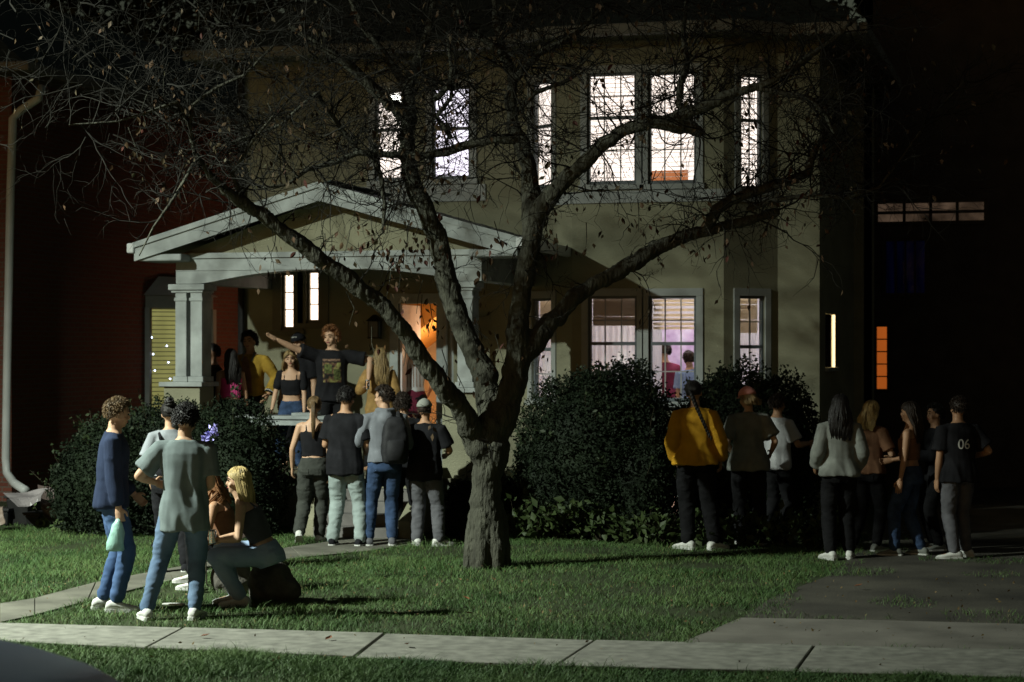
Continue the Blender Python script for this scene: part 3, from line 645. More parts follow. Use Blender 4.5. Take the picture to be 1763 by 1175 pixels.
# ================================================================== NEIGHBOUR (right), dark
rx0 = XY(1503, 33); ry = 33
rn = empty('dark_house', (rx0 + 5, ry + 4, 0), 'dark house in deep shade at the right edge with one orange lit window', 'house')
D0, D1 = (rx0, ry), (rx0 + 11, ry)
ho = hole(D0, D1, 1509, 1527, 563, 670); ht = [hole(D0, D1, 1511, 1694, 349, 381)]
hc = [hole(D0, D1, 1525, 1592, 415, 505)]
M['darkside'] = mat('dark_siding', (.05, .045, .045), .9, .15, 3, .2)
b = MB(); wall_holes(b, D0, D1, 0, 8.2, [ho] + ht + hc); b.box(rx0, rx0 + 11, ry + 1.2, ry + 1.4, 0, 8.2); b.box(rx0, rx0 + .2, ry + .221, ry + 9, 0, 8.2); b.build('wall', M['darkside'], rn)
def simplewin(D0, q, lm, cols, rows, nm='window', bar=.02):
    s0, s1, zb, zt = q; x0, x1 = D0[0] + s0, D0[0] + s1
    f = MB(); f.box(x0 - .06, x0, ry - .03, ry - .001, zb - .06, zt + .06); f.box(x1, x1 + .06, ry - .03, ry - .001, zb - .06, zt + .06); f.box(x0, x1, ry - .03, ry - .001, zt, zt + .06); f.box(x0, x1, ry - .03, ry - .001, zb - .06, zb)
    for i in range(1, cols): x = x0 + (x1 - x0) * i / cols; f.box(x - bar / 2, x + bar / 2, ry + .05, ry + .08, zb, zt)
    for i in range(1, rows): z = zb + (zt - zb) * i / rows; f.box(x0, x1, ry + .05, ry + .08, z - bar / 2, z + bar / 2)
    w_ = f.build(nm, M['black'], rn); p = MB(); p.box(x0, x1, ry + .10, ry + .104, zb, zt); p.build('pane', M['glass'], w_)
    p = MB(); p.box(x0, x1, ry + .108, ry + .109, zb, zt); p.build('curtain', lm, w_)
simplewin(D0, ho, M['lit_orange'], 1, 5)
for h_ in ht: simplewin(D0, h_, M['pinkceil'], 4, 2, 'transom_window', .05)
for h_ in hc:
    simplewin(D0, h_, M['bluecurt'], 4, 1, 'curtained_window', .03)
b = MB(); b.hexa([(rx0 - .4, ry - .5, 8.2), (rx0 + 11.4, ry - .5, 8.2), (rx0 + 11.4, ry + 9, 8.2), (rx0 - .4, ry + 9, 8.2)], [(rx0 + 3, ry + 3, 10.5), (rx0 + 9, ry + 3, 10.5), (rx0 + 9, ry + 6, 10.5), (rx0 + 3, ry + 6, 10.5)]); b.build('roof', M['shingle'], rn)
# dark canopy tree between the houses on the right
# ================================================================== STREET LAMP (off to the left of the view)
lp = empty('street_lamp', (LAMP.x - .1, LAMP.y - .32, 0), 'tall grey street lamp with a lit head at the kerb, left of the picture', 'street lamp')
b = MB(); b.tube([(LAMP.x - .1, LAMP.y - .32, -.13), (LAMP.x - .1, LAMP.y - .32, 4), (LAMP.x - .1, LAMP.y - .32, 7.5)], [.11, .09, .06], 12, cap='flat'); b.build('pole', M['gutter'], lp)
b = MB(); b.tube([(LAMP.x - .1, LAMP.y - .32, 7.4), (LAMP.x - .05, LAMP.y - .25, 7.75), (LAMP.x, LAMP.y - .08, 7.8)], .04, 10); b.build('arm', M['gutter'], lp)
b = MB(); b.ell((LAMP.x, LAMP.y, 7.78), (.32, .32, .1)); b.build('lamp_head', M['gutter'], lp)
from mathutils.bvhtree import BVHTree
# ================================================================== TREE
TD = 20.15
def T(u, v, dd=0): return onD(u, v, TD + dd)
def limb(pts):   # (u, v, radius px, depth offset)
    return [T(u, v, dd) for u, v, r, dd in pts], [r * (TD + dd) / F0 for u, v, r, dd in pts]
limbs = [
 [(838, 990, 40, 0), (838, 960, 36, 0), (839, 930, 33, 0), (838, 880, 31, 0), (838, 820, 32, 0), (842, 770, 38, 0), (848, 735, 42, 0)],
 [(840, 800, 26, 0), (815, 752, 27, -.1), (795, 705, 24, -.25), (762, 664, 22, -.4), (730, 620, 20, -.5), (697, 570, 20, -.6), (660, 530, 19, -.7), (610, 490, 19, -.8), (560, 452, 18, -.9), (510, 415, 17, -1), (460, 378, 15, -1.1), (420, 350, 13, -1.2), (388, 328, 11, -1.3), (360, 300, 8, -1.4), (335, 262, 7, -1.5), (326, 215, 5.5, -1.6)],
 [(850, 740, 30, 0), (846, 690, 27, .1), (828, 630, 25, .2), (805, 585, 24, .3), (785, 535, 23, .4), (770, 480, 23, .45), (757, 420, 22, .5), (738, 372, 21, .5), (715, 330, 20, .5), (702, 280, 18, .55), (700, 232, 17, .6), (706, 190, 15, .6), (702, 150, 14, .6), (718, 105, 11, .6), (735, 60, 9, .6), (748, 0, 8, .6), (752, -60, 6, .6)],
 [(858, 740, 32, 0), (878, 690, 29, 0), (888, 640, 27, 0), (892, 590, 25, 0), (892, 540, 23, .05), (903, 480, 21, .1), (914, 425, 21, .1), (920, 375, 25, .1), (914, 320, 19, .2), (904, 265, 18, .2), (886, 222, 15, .25), (880, 170, 13, .3), (884, 128, 12, .3), (864, 88, 10, .35), (855, 40, 9, .4), (850, -20, 7, .4)],
 [(920, 385, 22, .1), (948, 335, 19, -.1), (980, 302, 16, -.2), (1013, 276, 16, -.3), (1040, 247, 16, -.4), (1076, 222, 15, -.5), (1112, 212, 16, -.6), (1150, 210, 18, -.65), (1186, 218, 17, -.7), (1204, 228, 14, -.7)],
 [(1150, 208, 15, -.65), (1180, 198, 14, -.8), (1220, 180, 12, -1), (1262, 160, 11, -1.1), (1310, 148, 10, -1.2), (1362, 120, 9, -1.3), (1420, 80, 7, -1.4), (1475, 30, 5, -1.5)],
 [(898, 612, 25, 0), (930, 576, 22, .1), (960, 546, 20, .2), (990, 512, 18, .2), (1022, 490, 17, .25), (1062, 470, 17, .3), (1110, 440, 17, .3), (1142, 422, 16, .35), (1200, 402, 14, .4), (1260, 387, 12, .4), (1302, 377, 12, .4), (1334, 366, 11, .4)],
]
thin = [
 [(706, 205, 15, .6), (672, 180, 13, .5), (640, 150, 12, .4), (610, 122, 10, .3), (585, 100, 8, .2), (545, 76, 6, .1), (500, 45, 5, 0)],
 [(702, 268, 8, .5), (655, 265, 7, .4), (618, 262, 6, .35), (578, 280, 5.5, .3), (530, 292, 4.5, .2), (495, 318, 3, .1), (450, 325, 2.4, 0)],
 [(618, 262, 5.5, .35), (588, 222, 5, .3), (560, 185, 4.5, .2), (547, 160, 4, .1), (510, 190, 3.5, 0), (485, 215, 3, 0), (430, 235, 3, -.1), (400, 246, 2.4, -.2)],
 [(892, 240, 11, .2), (850, 240, 9, .2), (805, 250, 9, .3), (770, 262, 9, .4), (735, 268, 7, .45), (706, 268, 7, .5)],
 [(1188, 205, 8, -.8), (1168, 178, 7, -.8), (1172, 145, 7, -.85), (1184, 110, 6, -.9), (1176, 60, 5, -.9), (1182, 0, 4, -1)],
 [(1215, 396, 13, .4), (1232, 362, 11, .3), (1262, 342, 10, .2), (1310, 326, 9.5, .2), (1360, 312, 8.5, .1), (1392, 296, 8, .1), (1400, 262, 6, 0), (1425, 225, 5, 0), (1450, 160, 4, 0)],
 [(1290, 360, 6, .3), (1330, 345, 5.5, .2), (1400, 336, 5, .1), (1462, 341, 4, 0), (1512, 324, 3, 0), (1540, 288, 2.4, 0), (1600, 205, 1.6, 0), (1660, 140, 1, 0)],
 [(1300, 152, 6, -1.2), (1345, 160, 5.5, -1.2), (1395, 170, 5, -1.2), (1422, 200, 4, -1.2), (1450, 260, 2.5, -1.2)],
 [(640, 268, 5, .4), (655, 300, 5, .3), (662, 350, 4, .2), (660, 400, 3, .1)],
 [(326, 218, 4, -1.6), (305, 175, 3.5, -1.7), (250, 195, 2.5, -1.8), (200, 210, 2, -1.9), (120, 215, 1.4, -2)],
 [(326, 218, 4, -1.6), (332, 180, 3.5, -1.6), (375, 150, 3, -1.6), (420, 130, 2.6, -1.6), (470, 80, 2.2, -1.6)],
 [(340, 272, 4, -1.5), (300, 340, 2.6, -1.5), (265, 390, 2, -1.5), (240, 440, 1.2, -1.5)],
 [(750, 170, 6, .3), (772, 150, 5, .2), (778, 120, 4, .2), (770, 60, 3, .2)],
 [(775, 235, 5, .4), (752, 200, 4, .4), (776, 170, 4, .3), (784, 120, 3, .3)],
 [(884, 140, 8, .3), (930, 90, 6, .2), (990, 60, 5, .1), (1040, 10, 4, 0)],
 [(884, 200, 7, .3), (920, 160, 5, .2), (975, 140, 3.5, .1), (1020, 90, 2.5, 0)],
 [(862, 90, 7, .3), (810, 50, 6, .3), (780, 10, 5, .3)],
 [(700, 150, 9, .6), (660, 90, 7, .6), (620, 40, 6, .6), (600, -10, 5, .6)],
 [(420, 350, 5, -1.2), (400, 300, 4, -1.3), (430, 250, 3, -1.4), (470, 200, 2, -1.5)],
]
tb0 = T(838, 985); tb0.z = 0
tree = empty('old_tree', tb0, 'old crooked tree with three rising limbs on the lawn before the house', 'tree')
tr = MB(); tips = []
rr = random.Random(3)
for L in limbs + thin:
    P, Rr = limb(L); Q = []; q = []; Rr = [x * ((.83 if L is limbs[0] else .82) if L in limbs else .9) for x in Rr]
    for i in range(len(P) - 1):           # gnarled: subdivide and jitter
        k_ = 3 if L in limbs else 4
        for j in range(k_):
            t = j / k_; p = P[i].lerp(P[i + 1], t); r_ = Rr[i] + (Rr[i + 1] - Rr[i]) * t
            if 0 < i or j: p = p + Vector((rr.uniform(-1, 1), rr.uniform(-1, 1), rr.uniform(-1, 1))) * r_ * .16
            Q.append(p); q.append(r_ * rr.uniform(.92, 1.08))
    Q.append(P[-1]); q.append(Rr[-1]); tips.append((Q, q))
    if L in limbs: tr.tube(Q, q, 14)
    if L in limbs:
        for i in range(2, len(Q) - 1, 2):   # knobs and burls
            if rr.random() < .30:
                a = Vector((rr.uniform(-1, 1), rr.uniform(-1, 1), rr.uniform(-.6, 1))).normalized(); s = q[i] * rr.uniform(.28, .5)
                tr.ell(Q[i] + a * q[i] * .75, (s, s, s * 1.2), nu=8, nv=6)
# root flare
for k_ in range(7):
    a = k_ * .9 + .2; p = tb0 + Vector((math.cos(a), math.sin(a), 0)) * .21
    tr.tube([tb0 + Vector((math.cos(a) * .1, math.sin(a) * .1, .55)), tb0 + Vector((math.cos(a) * .17, math.sin(a) * .17, .2)), p + Vector((0, 0, -.03))], [.10, .09, .05], 8)
def bark(co):
    ang = np.arctan2(co[:, 1] - tb0.y, co[:, 0] - tb0.x)
    f = np.abs(noise(np.c_[co[:, 0] * 24, co[:, 1] * 24, co[:, 2] * 5], 2)); g = noise(co * 5, 4); h_ = noise(co * 34, 6)
    return -.013 * (1 - np.clip(f * 3.2, 0, 1)) + .010 * g + .005 * h_
M['bark'] = mat('bark', (.036, .035, .026), .95, .35, 9, 1.0, 38, stretch=(1, 1, .35), col2=(.085, .085, .063), bdist=.03)
link('trunk', remesh(tr, .019, 1, bark), M['bark'], tree).data.transform(Matrix.Translation(-tb0))
for Q, q in tips[len(limbs):]: bb = MB(); bb.tube(Q, [max(x, .006) for x in q], 7); bb.build('branch', M['bark'], tree, smooth=True)
# twigs
M['twigm'] = mat('twig_bark', (.013, .012, .009), .95, .3, 9, 0)
tw = MB(); leafp = []
def twig(p, d, L, r, lvl, n_):
    P = [p]; q = [r]; d = d.normalized(); st = L / n_
    for i in range(n_):
        d = (d + Vector((rr.uniform(-1, 1), rr.uniform(-1, 1), rr.uniform(-1, 1))) * .36 + Vector((0, 0, -.05 if lvl else .03))).normalized()
        P.append(P[-1] + d * st); q.append(r * (1 - .8 * (i + 1) / n_))
        if lvl < 2 and rr.random() < (.85 if lvl == 0 else .5):
            e = (d + Vector((rr.uniform(-1, 1), rr.uniform(-1, 1), rr.uniform(-1, 1))) * 1.1)
            twig(P[-1], e, L * rr.uniform(.3, .6), max(r * .5, .0022), lvl + 1, 5 if lvl == 0 else 4)
        if lvl >= 1 and rr.random() < .10: leafp.append(P[-1].copy())
    tw.tube(P, q, 4 if lvl else 5, cap='flat')
for li, (Q, q) in enumerate(tips):
    if li == 0: continue
    dens = .95 if li < len(limbs) else 1.1
    for i in range(1, len(Q)):
        u_ = 0
        p = Q[i]; dep = -S_ * p.x + C_ * p.y; v = HZ - F0 * (p.z - CH) / dep
        k_ = (.22 if v > 500 else .55 if v > 380 else 1.5) * dens
        if -S_ * p.x + C_ * p.y > 0 and (C_ * p.x + S_ * p.y) / dep * F0 + 881.5 < 420: k_ *= .6
        while k_ > 0:
            if rr.random() < k_:
                d = Vector((rr.uniform(-1, 1), rr.uniform(-.8, .8), rr.uniform(-.5, 1)))
                d += Vector((p.x - tb0.x, (p.y - tb0.y) * .3, 0)) * .10
                twig(p, d, rr.uniform(.35, 1.15) * (1 if v < 380 else .6), rr.uniform(.006, .011), 0, 8)
            k_ -= 1
# upper crown: fine growth above and in front, filling the top of the view
for i in range(160):
    u = rr.uniform(-40, 1480); v = rr.uniform(-90, 150) if rr.random() < .75 else rr.uniform(100, 260)
    if v > 150 and 560 < u < 1000 and rr.random() < .75: continue
    if u > 900 and v > 60 and rr.random() < .85: continue
    p = T(u, v, rr.uniform(-2.4, 1.2)); twig(p, Vector((rr.uniform(-1, 1), rr.uniform(-1, 1), rr.uniform(-.6, .6))), rr.uniform(.5, 1.5), rr.uniform(.006, .012), 0, 8)
tag(tw.build('twig', M['twigm'], tree), kind='stuff')
# leaves: folded blades hanging from the twigs
M['leaf'] = mat('withered_leaf', (.035, .034, .014), .7, .5, 1.1, .1, 60, col2=(.085, .040, .018))
M['leafr'] = mat('red_leaf', (.055, .016, .010), .7, .4, 2, .1, 60)
lm = MB(); lm.add([(0, 0, 0), (.016, .006, -.02), (.018, .007, -.045), (0, 0, -.078), (-.018, .007, -.045), (-.016, .006, -.02)], [(0, 1, 2, 3), (0, 3, 4, 5)])
leafmesh = [lm.mesh('leaf'), lm.mesh('leaf')]; leafmesh[0].materials.append(M['leaf']); leafmesh[1].materials.append(M['leafr'])
# clusters seen in the photo along the limbs
clusters = [(470, 460, 9), (515, 445, 6), (560, 440, 8), (660, 440, 22), (700, 430, 26), (740, 440, 22), (640, 400, 16), (690, 480, 20), (720, 400, 14), (670, 500, 14), (600, 420, 12), (610, 540, 6), (720, 520, 7), (640, 600, 5),
 (810, 540, 8), (840, 480, 7), (860, 420, 8), (830, 590, 7), (845, 640, 10), (860, 610, 8), (940, 400, 10), (960, 440, 8), (960, 240, 9), (940, 290, 8), (930, 620, 6), (1230, 425, 9), (1200, 430, 6), (1260, 410, 7), (1120, 330, 9), (1100, 380, 8),
 (1340, 390, 8), (1370, 370, 6), (1140, 170, 5), (1290, 200, 6), (1280, 240, 5), (750, 230, 8), (780, 200, 7), (765, 290, 8), (660, 190, 6), (660, 230, 5), (560, 230, 5), (520, 280, 4), (470, 300, 5), (800, 680, 7), (770, 640, 8), (700, 610, 7), (1060, 130, 4), (1150, 100, 6), (1180, 400, 7), (1010, 420, 5), (745, 560, 9), (725, 545, 7)]
for _ in range(46):      # small leaf clusters through the canopy
    clusters.append((rr.uniform(230, 1000) if rr.random() < .7 else rr.uniform(1000, 1430), rr.uniform(20, 330), rr.randint(4, 9)))
LP = []
for u, v, n_ in clusters:
    c = T(u, v, rr.uniform(-.5, .3))
    stem = [c + Vector((rr.uniform(-.1, .1), rr.uniform(-.1, .1), .22)), c + Vector((0, 0, .05)), c + Vector((rr.uniform(-.06, .06), 0, -.12))]
    tw2 = MB(); tw2.tube(stem, [.005, .004, .002], 4, cap='flat'); tw2.build('twig', M['bark'], tree)
    for i in range(int(n_ * 1.0)): LP.append(c + Vector((rr.gauss(0, .10), rr.gauss(0, .08), rr.gauss(0, .10))))
rr.shuffle(LP); extra = [p for p in leafp]; rr.shuffle(extra)
for i, p in enumerate(LP[:292]):
    ob = bpy.data.objects.new('leaf', leafmesh[1 if rr.random() < .3 else 0]); col.objects.link(ob); ob.parent = tree; ob.location = p - tb0
    ob.rotation_euler = (rr.uniform(-.7, .7), rr.uniform(-.7, .7), rr.uniform(0, 6.28)); s = rr.uniform(.7, 1.3); ob.scale = (s, s, s)
def leafcloud(name, pts, m, parent, size=(.03, .05), hang=True, seed=1, fold=.35, kind='stuff'):
    g = np.random.default_rng(seed); P = np.array([tuple(p) for p in pts]); n = len(P)
    s = g.uniform(size[0], size[1], n)[:, None]; a = g.normal(0, 1, (n, 3)); 
    if hang: a[:, 2] = -np.abs(a[:, 2]) - 1.0
    a /= np.linalg.norm(a, axis=1)[:, None]; b = np.cross(a, g.normal(0, 1, (n, 3))); b /= np.linalg.norm(b, axis=1)[:, None]; c = np.cross(a, b)
    V = np.stack([P, P + a * s * .5 + b * s * .32 + c * s * fold * .3, P + a * s * 1.15, P + a * s * .5 - b * s * .32 + c * s * fold * .3], 1).reshape(-1, 3)
    k_ = np.arange(n) * 4; Fc = np.concatenate([np.c_[k_, k_ + 1, k_ + 2], np.c_[k_, k_ + 2, k_ + 3]])
    o = fast_mesh(name, V, Fc, m, parent)
    if kind: o['kind'] = kind
    return o
leafcloud('leaves', [p + Vector((0, 0, 0)) for p in extra[:1900]] + LP[292:], M['leaf'], tree, (.035, .075), seed=4)

def backtree(label, x, y, hgt, r_, n_, seed):
    g = np.random.default_rng(seed); root = empty('background_tree', (x, y, 0), label, 'tree', 'dark trees behind the houses')
    b = MB(); b.tube([(x, y, 0), (x + .2, y, hgt * .4), (x - .1, y, hgt * .75)], [.35, .25, .12], 8); b.build('trunk', M['bark'], root)
    pts = []
    for k_ in range(16):
        c = Vector((x + g.uniform(-.6, .6) * r_, y + g.uniform(-.5, .5) * r_, hgt * g.uniform(.40, .92))); rr2 = r_ * g.uniform(.35, .6)
        d = g.normal(0, 1, (n_ // 16, 3)); d /= np.linalg.norm(d, axis=1)[:, None]
        q = np.array(tuple(c)) + d * (g.uniform(.3, 1, len(d)) ** .4)[:, None] * rr2; pts.append(q)
    leafcloud('crown', np.concatenate(pts), M['backleaf'], root, (.16, .34), hang=False, seed=seed)
M['backleaf'] = mat('dark_leaf', (.010, .014, .006), .8, .4, 2, 0, col2=(.03, .04, .015))
for i, (lab, x, y, hgt, r_, n_) in enumerate([('dark tree behind the brick house at the far left', -26, 50, 16, 6, 9000), ('dark tree in the gap between brick house and stucco house', -18, 47, 15, 6, 9000), ('tall dark tree rising behind the roof of the stucco house', -8, 50, 17, 7, 9000), ('dark tree behind the gap on the right of the stucco house', 1, 48, 16, 6, 9000), ('dark tree behind the dark house on the far right', 9, 50, 16, 7, 9000), ('dark tree far behind at the left between the roofs', -34, 52, 15, 7, 7000)]): backtree(lab, x, y, hgt, r_, n_, 60 + i)
# ================================================================== SHRUBS
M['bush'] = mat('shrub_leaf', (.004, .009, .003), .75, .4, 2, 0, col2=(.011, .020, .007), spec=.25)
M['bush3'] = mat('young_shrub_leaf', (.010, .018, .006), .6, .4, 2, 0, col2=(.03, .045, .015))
M['bush2'] = mat('pale_groundcover', (.05, .085, .028), .7, .3, 5, 0, col2=(.12, .16, .06))
M['perenn'] = mat('perennial_leaf', (.020, .036, .010), .6, .4, 3, 0, col2=(.045, .065, .016))
M['stem'] = mat('shrub_stem', (.04, .035, .02), .9)
def shrub(name, label, blobs, n, leaf=(.035, .065), m=None, seed=1, group=None, loose=.0):
    """blobs: (centre, (rx,ry,rz)); foliage scattered through an uneven shell of each"""
    cx = sum(b[0].x for b in blobs) / len(blobs); cy = sum(b[0].y for b in blobs) / len(blobs)
    root = empty(name, (cx, cy, 0), label, 'shrub', group); g = np.random.default_rng(seed); pts = []
    vol = [b[1][0] * b[1][1] * b[1][2] for b in blobs]
    for (c, r_), vv in zip(blobs, vol):
        k_ = int(n * vv / sum(vol)); d = g.normal(0, 1, (k_, 3)); d /= np.linalg.norm(d, axis=1)[:, None]
        bump = 1 + .10 * noise(d * 3.1, seed) + .10 * noise(d * 8, seed + 1) + .06 * noise(d * 17, seed + 2) + loose * np.maximum(0, noise(d * 12, seed + 5)) 
        rad = bump * g.uniform(.55, 1.0, k_) ** .35
        q = np.array([c.x, c.y, c.z]) + d * rad[:, None] * np.array(r_); q = q[q[:, 2] > .02]; pts.append(q)
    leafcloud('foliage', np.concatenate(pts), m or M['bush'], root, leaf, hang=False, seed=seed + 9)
    core = MB()
    for c, r_ in blobs:
        for i in range(9):
            a = g.uniform(0, 6.28); e = Vector((math.cos(a) * r_[0] * .6, math.sin(a) * r_[1] * .6, 0)); e = c + e + Vector((0, 0, r_[2] * g.uniform(-.1, .7)))
            core.tube([Vector((c.x, c.y, 0)), Vector(((c.x + e.x) / 2, (c.y + e.y) / 2, e.z * .5)), e], [.025, .018, .007], 5, cap='flat')
    core.build('stem', M['stem'], root)
    st_ = MB(); sp = []
    for i in range(70 if n > 20000 else 12):          # stray shoots
        c, r_ = blobs[int(g.integers(len(blobs)))]; d = Vector(tuple(g.normal(0, 1, 3))); d.z = abs(d.z) * .9 + .15; d.normalize()
        p0 = c + Vector((d.x * r_[0], d.y * r_[1], d.z * r_[2])) * .85; L_ = g.uniform(.18, .36); e = p0 + (d + Vector((0, 0, .5))).normalized() * L_
        st_.tube([p0, p0.lerp(e, .5) + Vector(tuple(g.normal(0, .012, 3))), e], [.005, .004, .002], 4, cap='flat')
        sp += [p0.lerp(e, t) + Vector(tuple(g.normal(0, .012, 3))) for t in np.linspace(.3, 1, 9)]
    tag(st_.build('shoot', M['stem'], root), kind='stuff'); leafcloud('shoot_leaves', sp, m or M['bush3'], root, (.04, .07), hang=False, seed=seed + 3)
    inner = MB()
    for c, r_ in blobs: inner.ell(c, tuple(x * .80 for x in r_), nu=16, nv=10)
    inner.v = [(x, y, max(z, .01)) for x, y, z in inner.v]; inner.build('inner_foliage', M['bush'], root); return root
def Bc(u, v, Y): return onY(u, v, Y)
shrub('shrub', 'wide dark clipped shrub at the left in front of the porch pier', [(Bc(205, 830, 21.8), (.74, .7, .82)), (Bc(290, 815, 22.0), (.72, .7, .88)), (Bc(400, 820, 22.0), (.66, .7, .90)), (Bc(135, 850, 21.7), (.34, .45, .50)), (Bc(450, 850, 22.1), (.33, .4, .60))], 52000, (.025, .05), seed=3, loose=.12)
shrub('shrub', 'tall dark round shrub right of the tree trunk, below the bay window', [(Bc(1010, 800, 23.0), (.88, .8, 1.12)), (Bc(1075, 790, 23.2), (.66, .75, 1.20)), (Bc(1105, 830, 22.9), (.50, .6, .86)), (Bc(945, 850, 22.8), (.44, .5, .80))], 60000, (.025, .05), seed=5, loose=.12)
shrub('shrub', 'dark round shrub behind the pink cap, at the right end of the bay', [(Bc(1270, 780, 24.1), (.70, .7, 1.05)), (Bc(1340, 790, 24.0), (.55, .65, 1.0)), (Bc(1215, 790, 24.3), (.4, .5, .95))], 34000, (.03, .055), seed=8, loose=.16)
shrub('shrub', 'low dark shrub at the foot of the stair cheek, left of the tree trunk', [(Bc(800, 890, 22.3), (.28, .3, .42)), (Bc(850, 880, 22.6), (.35, .3, .5))], 7000, seed=9)
# pale groundcover by the left fence
shrub('groundcover', 'pale green low leafy plants at the left end of the lawn', [(Bc(120, 905, 22.3), (.36, .3, .17)), (Bc(158, 902, 22.4), (.2, .25, .16)), (Bc(85, 908, 22.4), (.16, .2, .12))], 2600, (.04, .075), M['bush2'], seed=12)['category'] = 'plant'
# perennials in front of the shrubs
g = np.random.default_rng(21)
spots = [(890, .5), (925, .42), (960, .5), (1000, .36), (1035, .45), (1075, .3), (1110, .42), (1150, .34), (1190, .4), (1235, .34), (1290, .4), (1345, .36), (1395, .42), (1430, .3)]
ORD = 'nearest second third fourth fifth sixth seventh eighth ninth tenth eleventh twelfth thirteenth farthest'.split()
names = ['with a few long arching blades', 'low and dense', 'tall and loose', 'with drooping leaves']
for i, (u, h) in enumerate(spots):
    Y = 22.15 + g.uniform(-.25, .3); x = XY(u, Y)
    root = empty('perennial', (x, Y, 0), ORD[i] + ' dark leafy perennial from the tree trunk in the bed below the bay window', 'plant', 'perennials in the bed below the bay window')
    pts = []; mb = MB()
    for s in range(11):
        a = g.uniform(0, 6.28); l = g.uniform(.08, .30); e = Vector((x + math.cos(a) * l, Y + math.sin(a) * l, h * g.uniform(.55, 1.1))); mid = Vector(((x + e.x) / 2, (Y + e.y) / 2, e.z * .62))
        mb.tube([Vector((x + math.cos(a) * .03, Y + math.sin(a) * .03, 0)), mid, e], [.006, .005, .002], 4, cap='flat')
        for t in np.linspace(.15, 1, 15): p = Vector((x, Y, 0)).lerp(mid, t * 2) if t < .5 else mid.lerp(e, t * 2 - 1); pts.append(p + Vector(g.normal(0, .035, 3)))
    mb.build('stem', M['stem'], root); leafcloud('foliage', pts, M['perenn'], root, (.06, .13), hang=False, seed=30 + i)

# ================================================================== PEOPLE
SK = {}
def skin(key, c):
    if key not in SK: SK[key] = mat('skin_' + key, c, .55, .05, 12, .08, 90, spec=.35)
    return SK[key]
skin('light', (.52, .32, .205)); skin('tan', (.42, .235, .135)); skin('deep', (.16, .085, .05))
lipm = mat('lips', (.30, .09, .08), .5, .05); eyem = mat('eye', (.02, .018, .015), .25, .1, 5, 0); browm = mat('eyebrow', (.06, .04, .025), .9)
solem = mat('shoe_sole', (.55, .55, .52), .7, .08)
CM = {}
def cloth(name, c, var=.10, rough=.92, c2=None, sc_=9):
    if name not in CM: CM[name] = mat(name, c, rough, var, sc_, .25, 260, spec=.15, col2=c2)
    return CM[name]
HM = {}
def hairm(name, c):
    if name not in HM: HM[name] = mat('hair_' + name, c, .55, .35, 25, .3, 140, spec=.35, stretch=(1, 1, .2))
    return HM[name]
def bone2(a, t, l1, l2, pole):
    d = t - a; L = min(d.length, (l1 + l2) * .998); dn = d.normalized(); t = a + dn * L
    x = (l1 * l1 - l2 * l2 + L * L) / (2 * L); h = math.sqrt(max(l1 * l1 - x * x, 0)); p = Vector(pole); p = p - dn * p.dot(dn)
    if p.length < 1e-4: p = Vector((0, -1, 0)) - dn * (-dn.y)
    return a + dn * x + p.normalized() * h, t
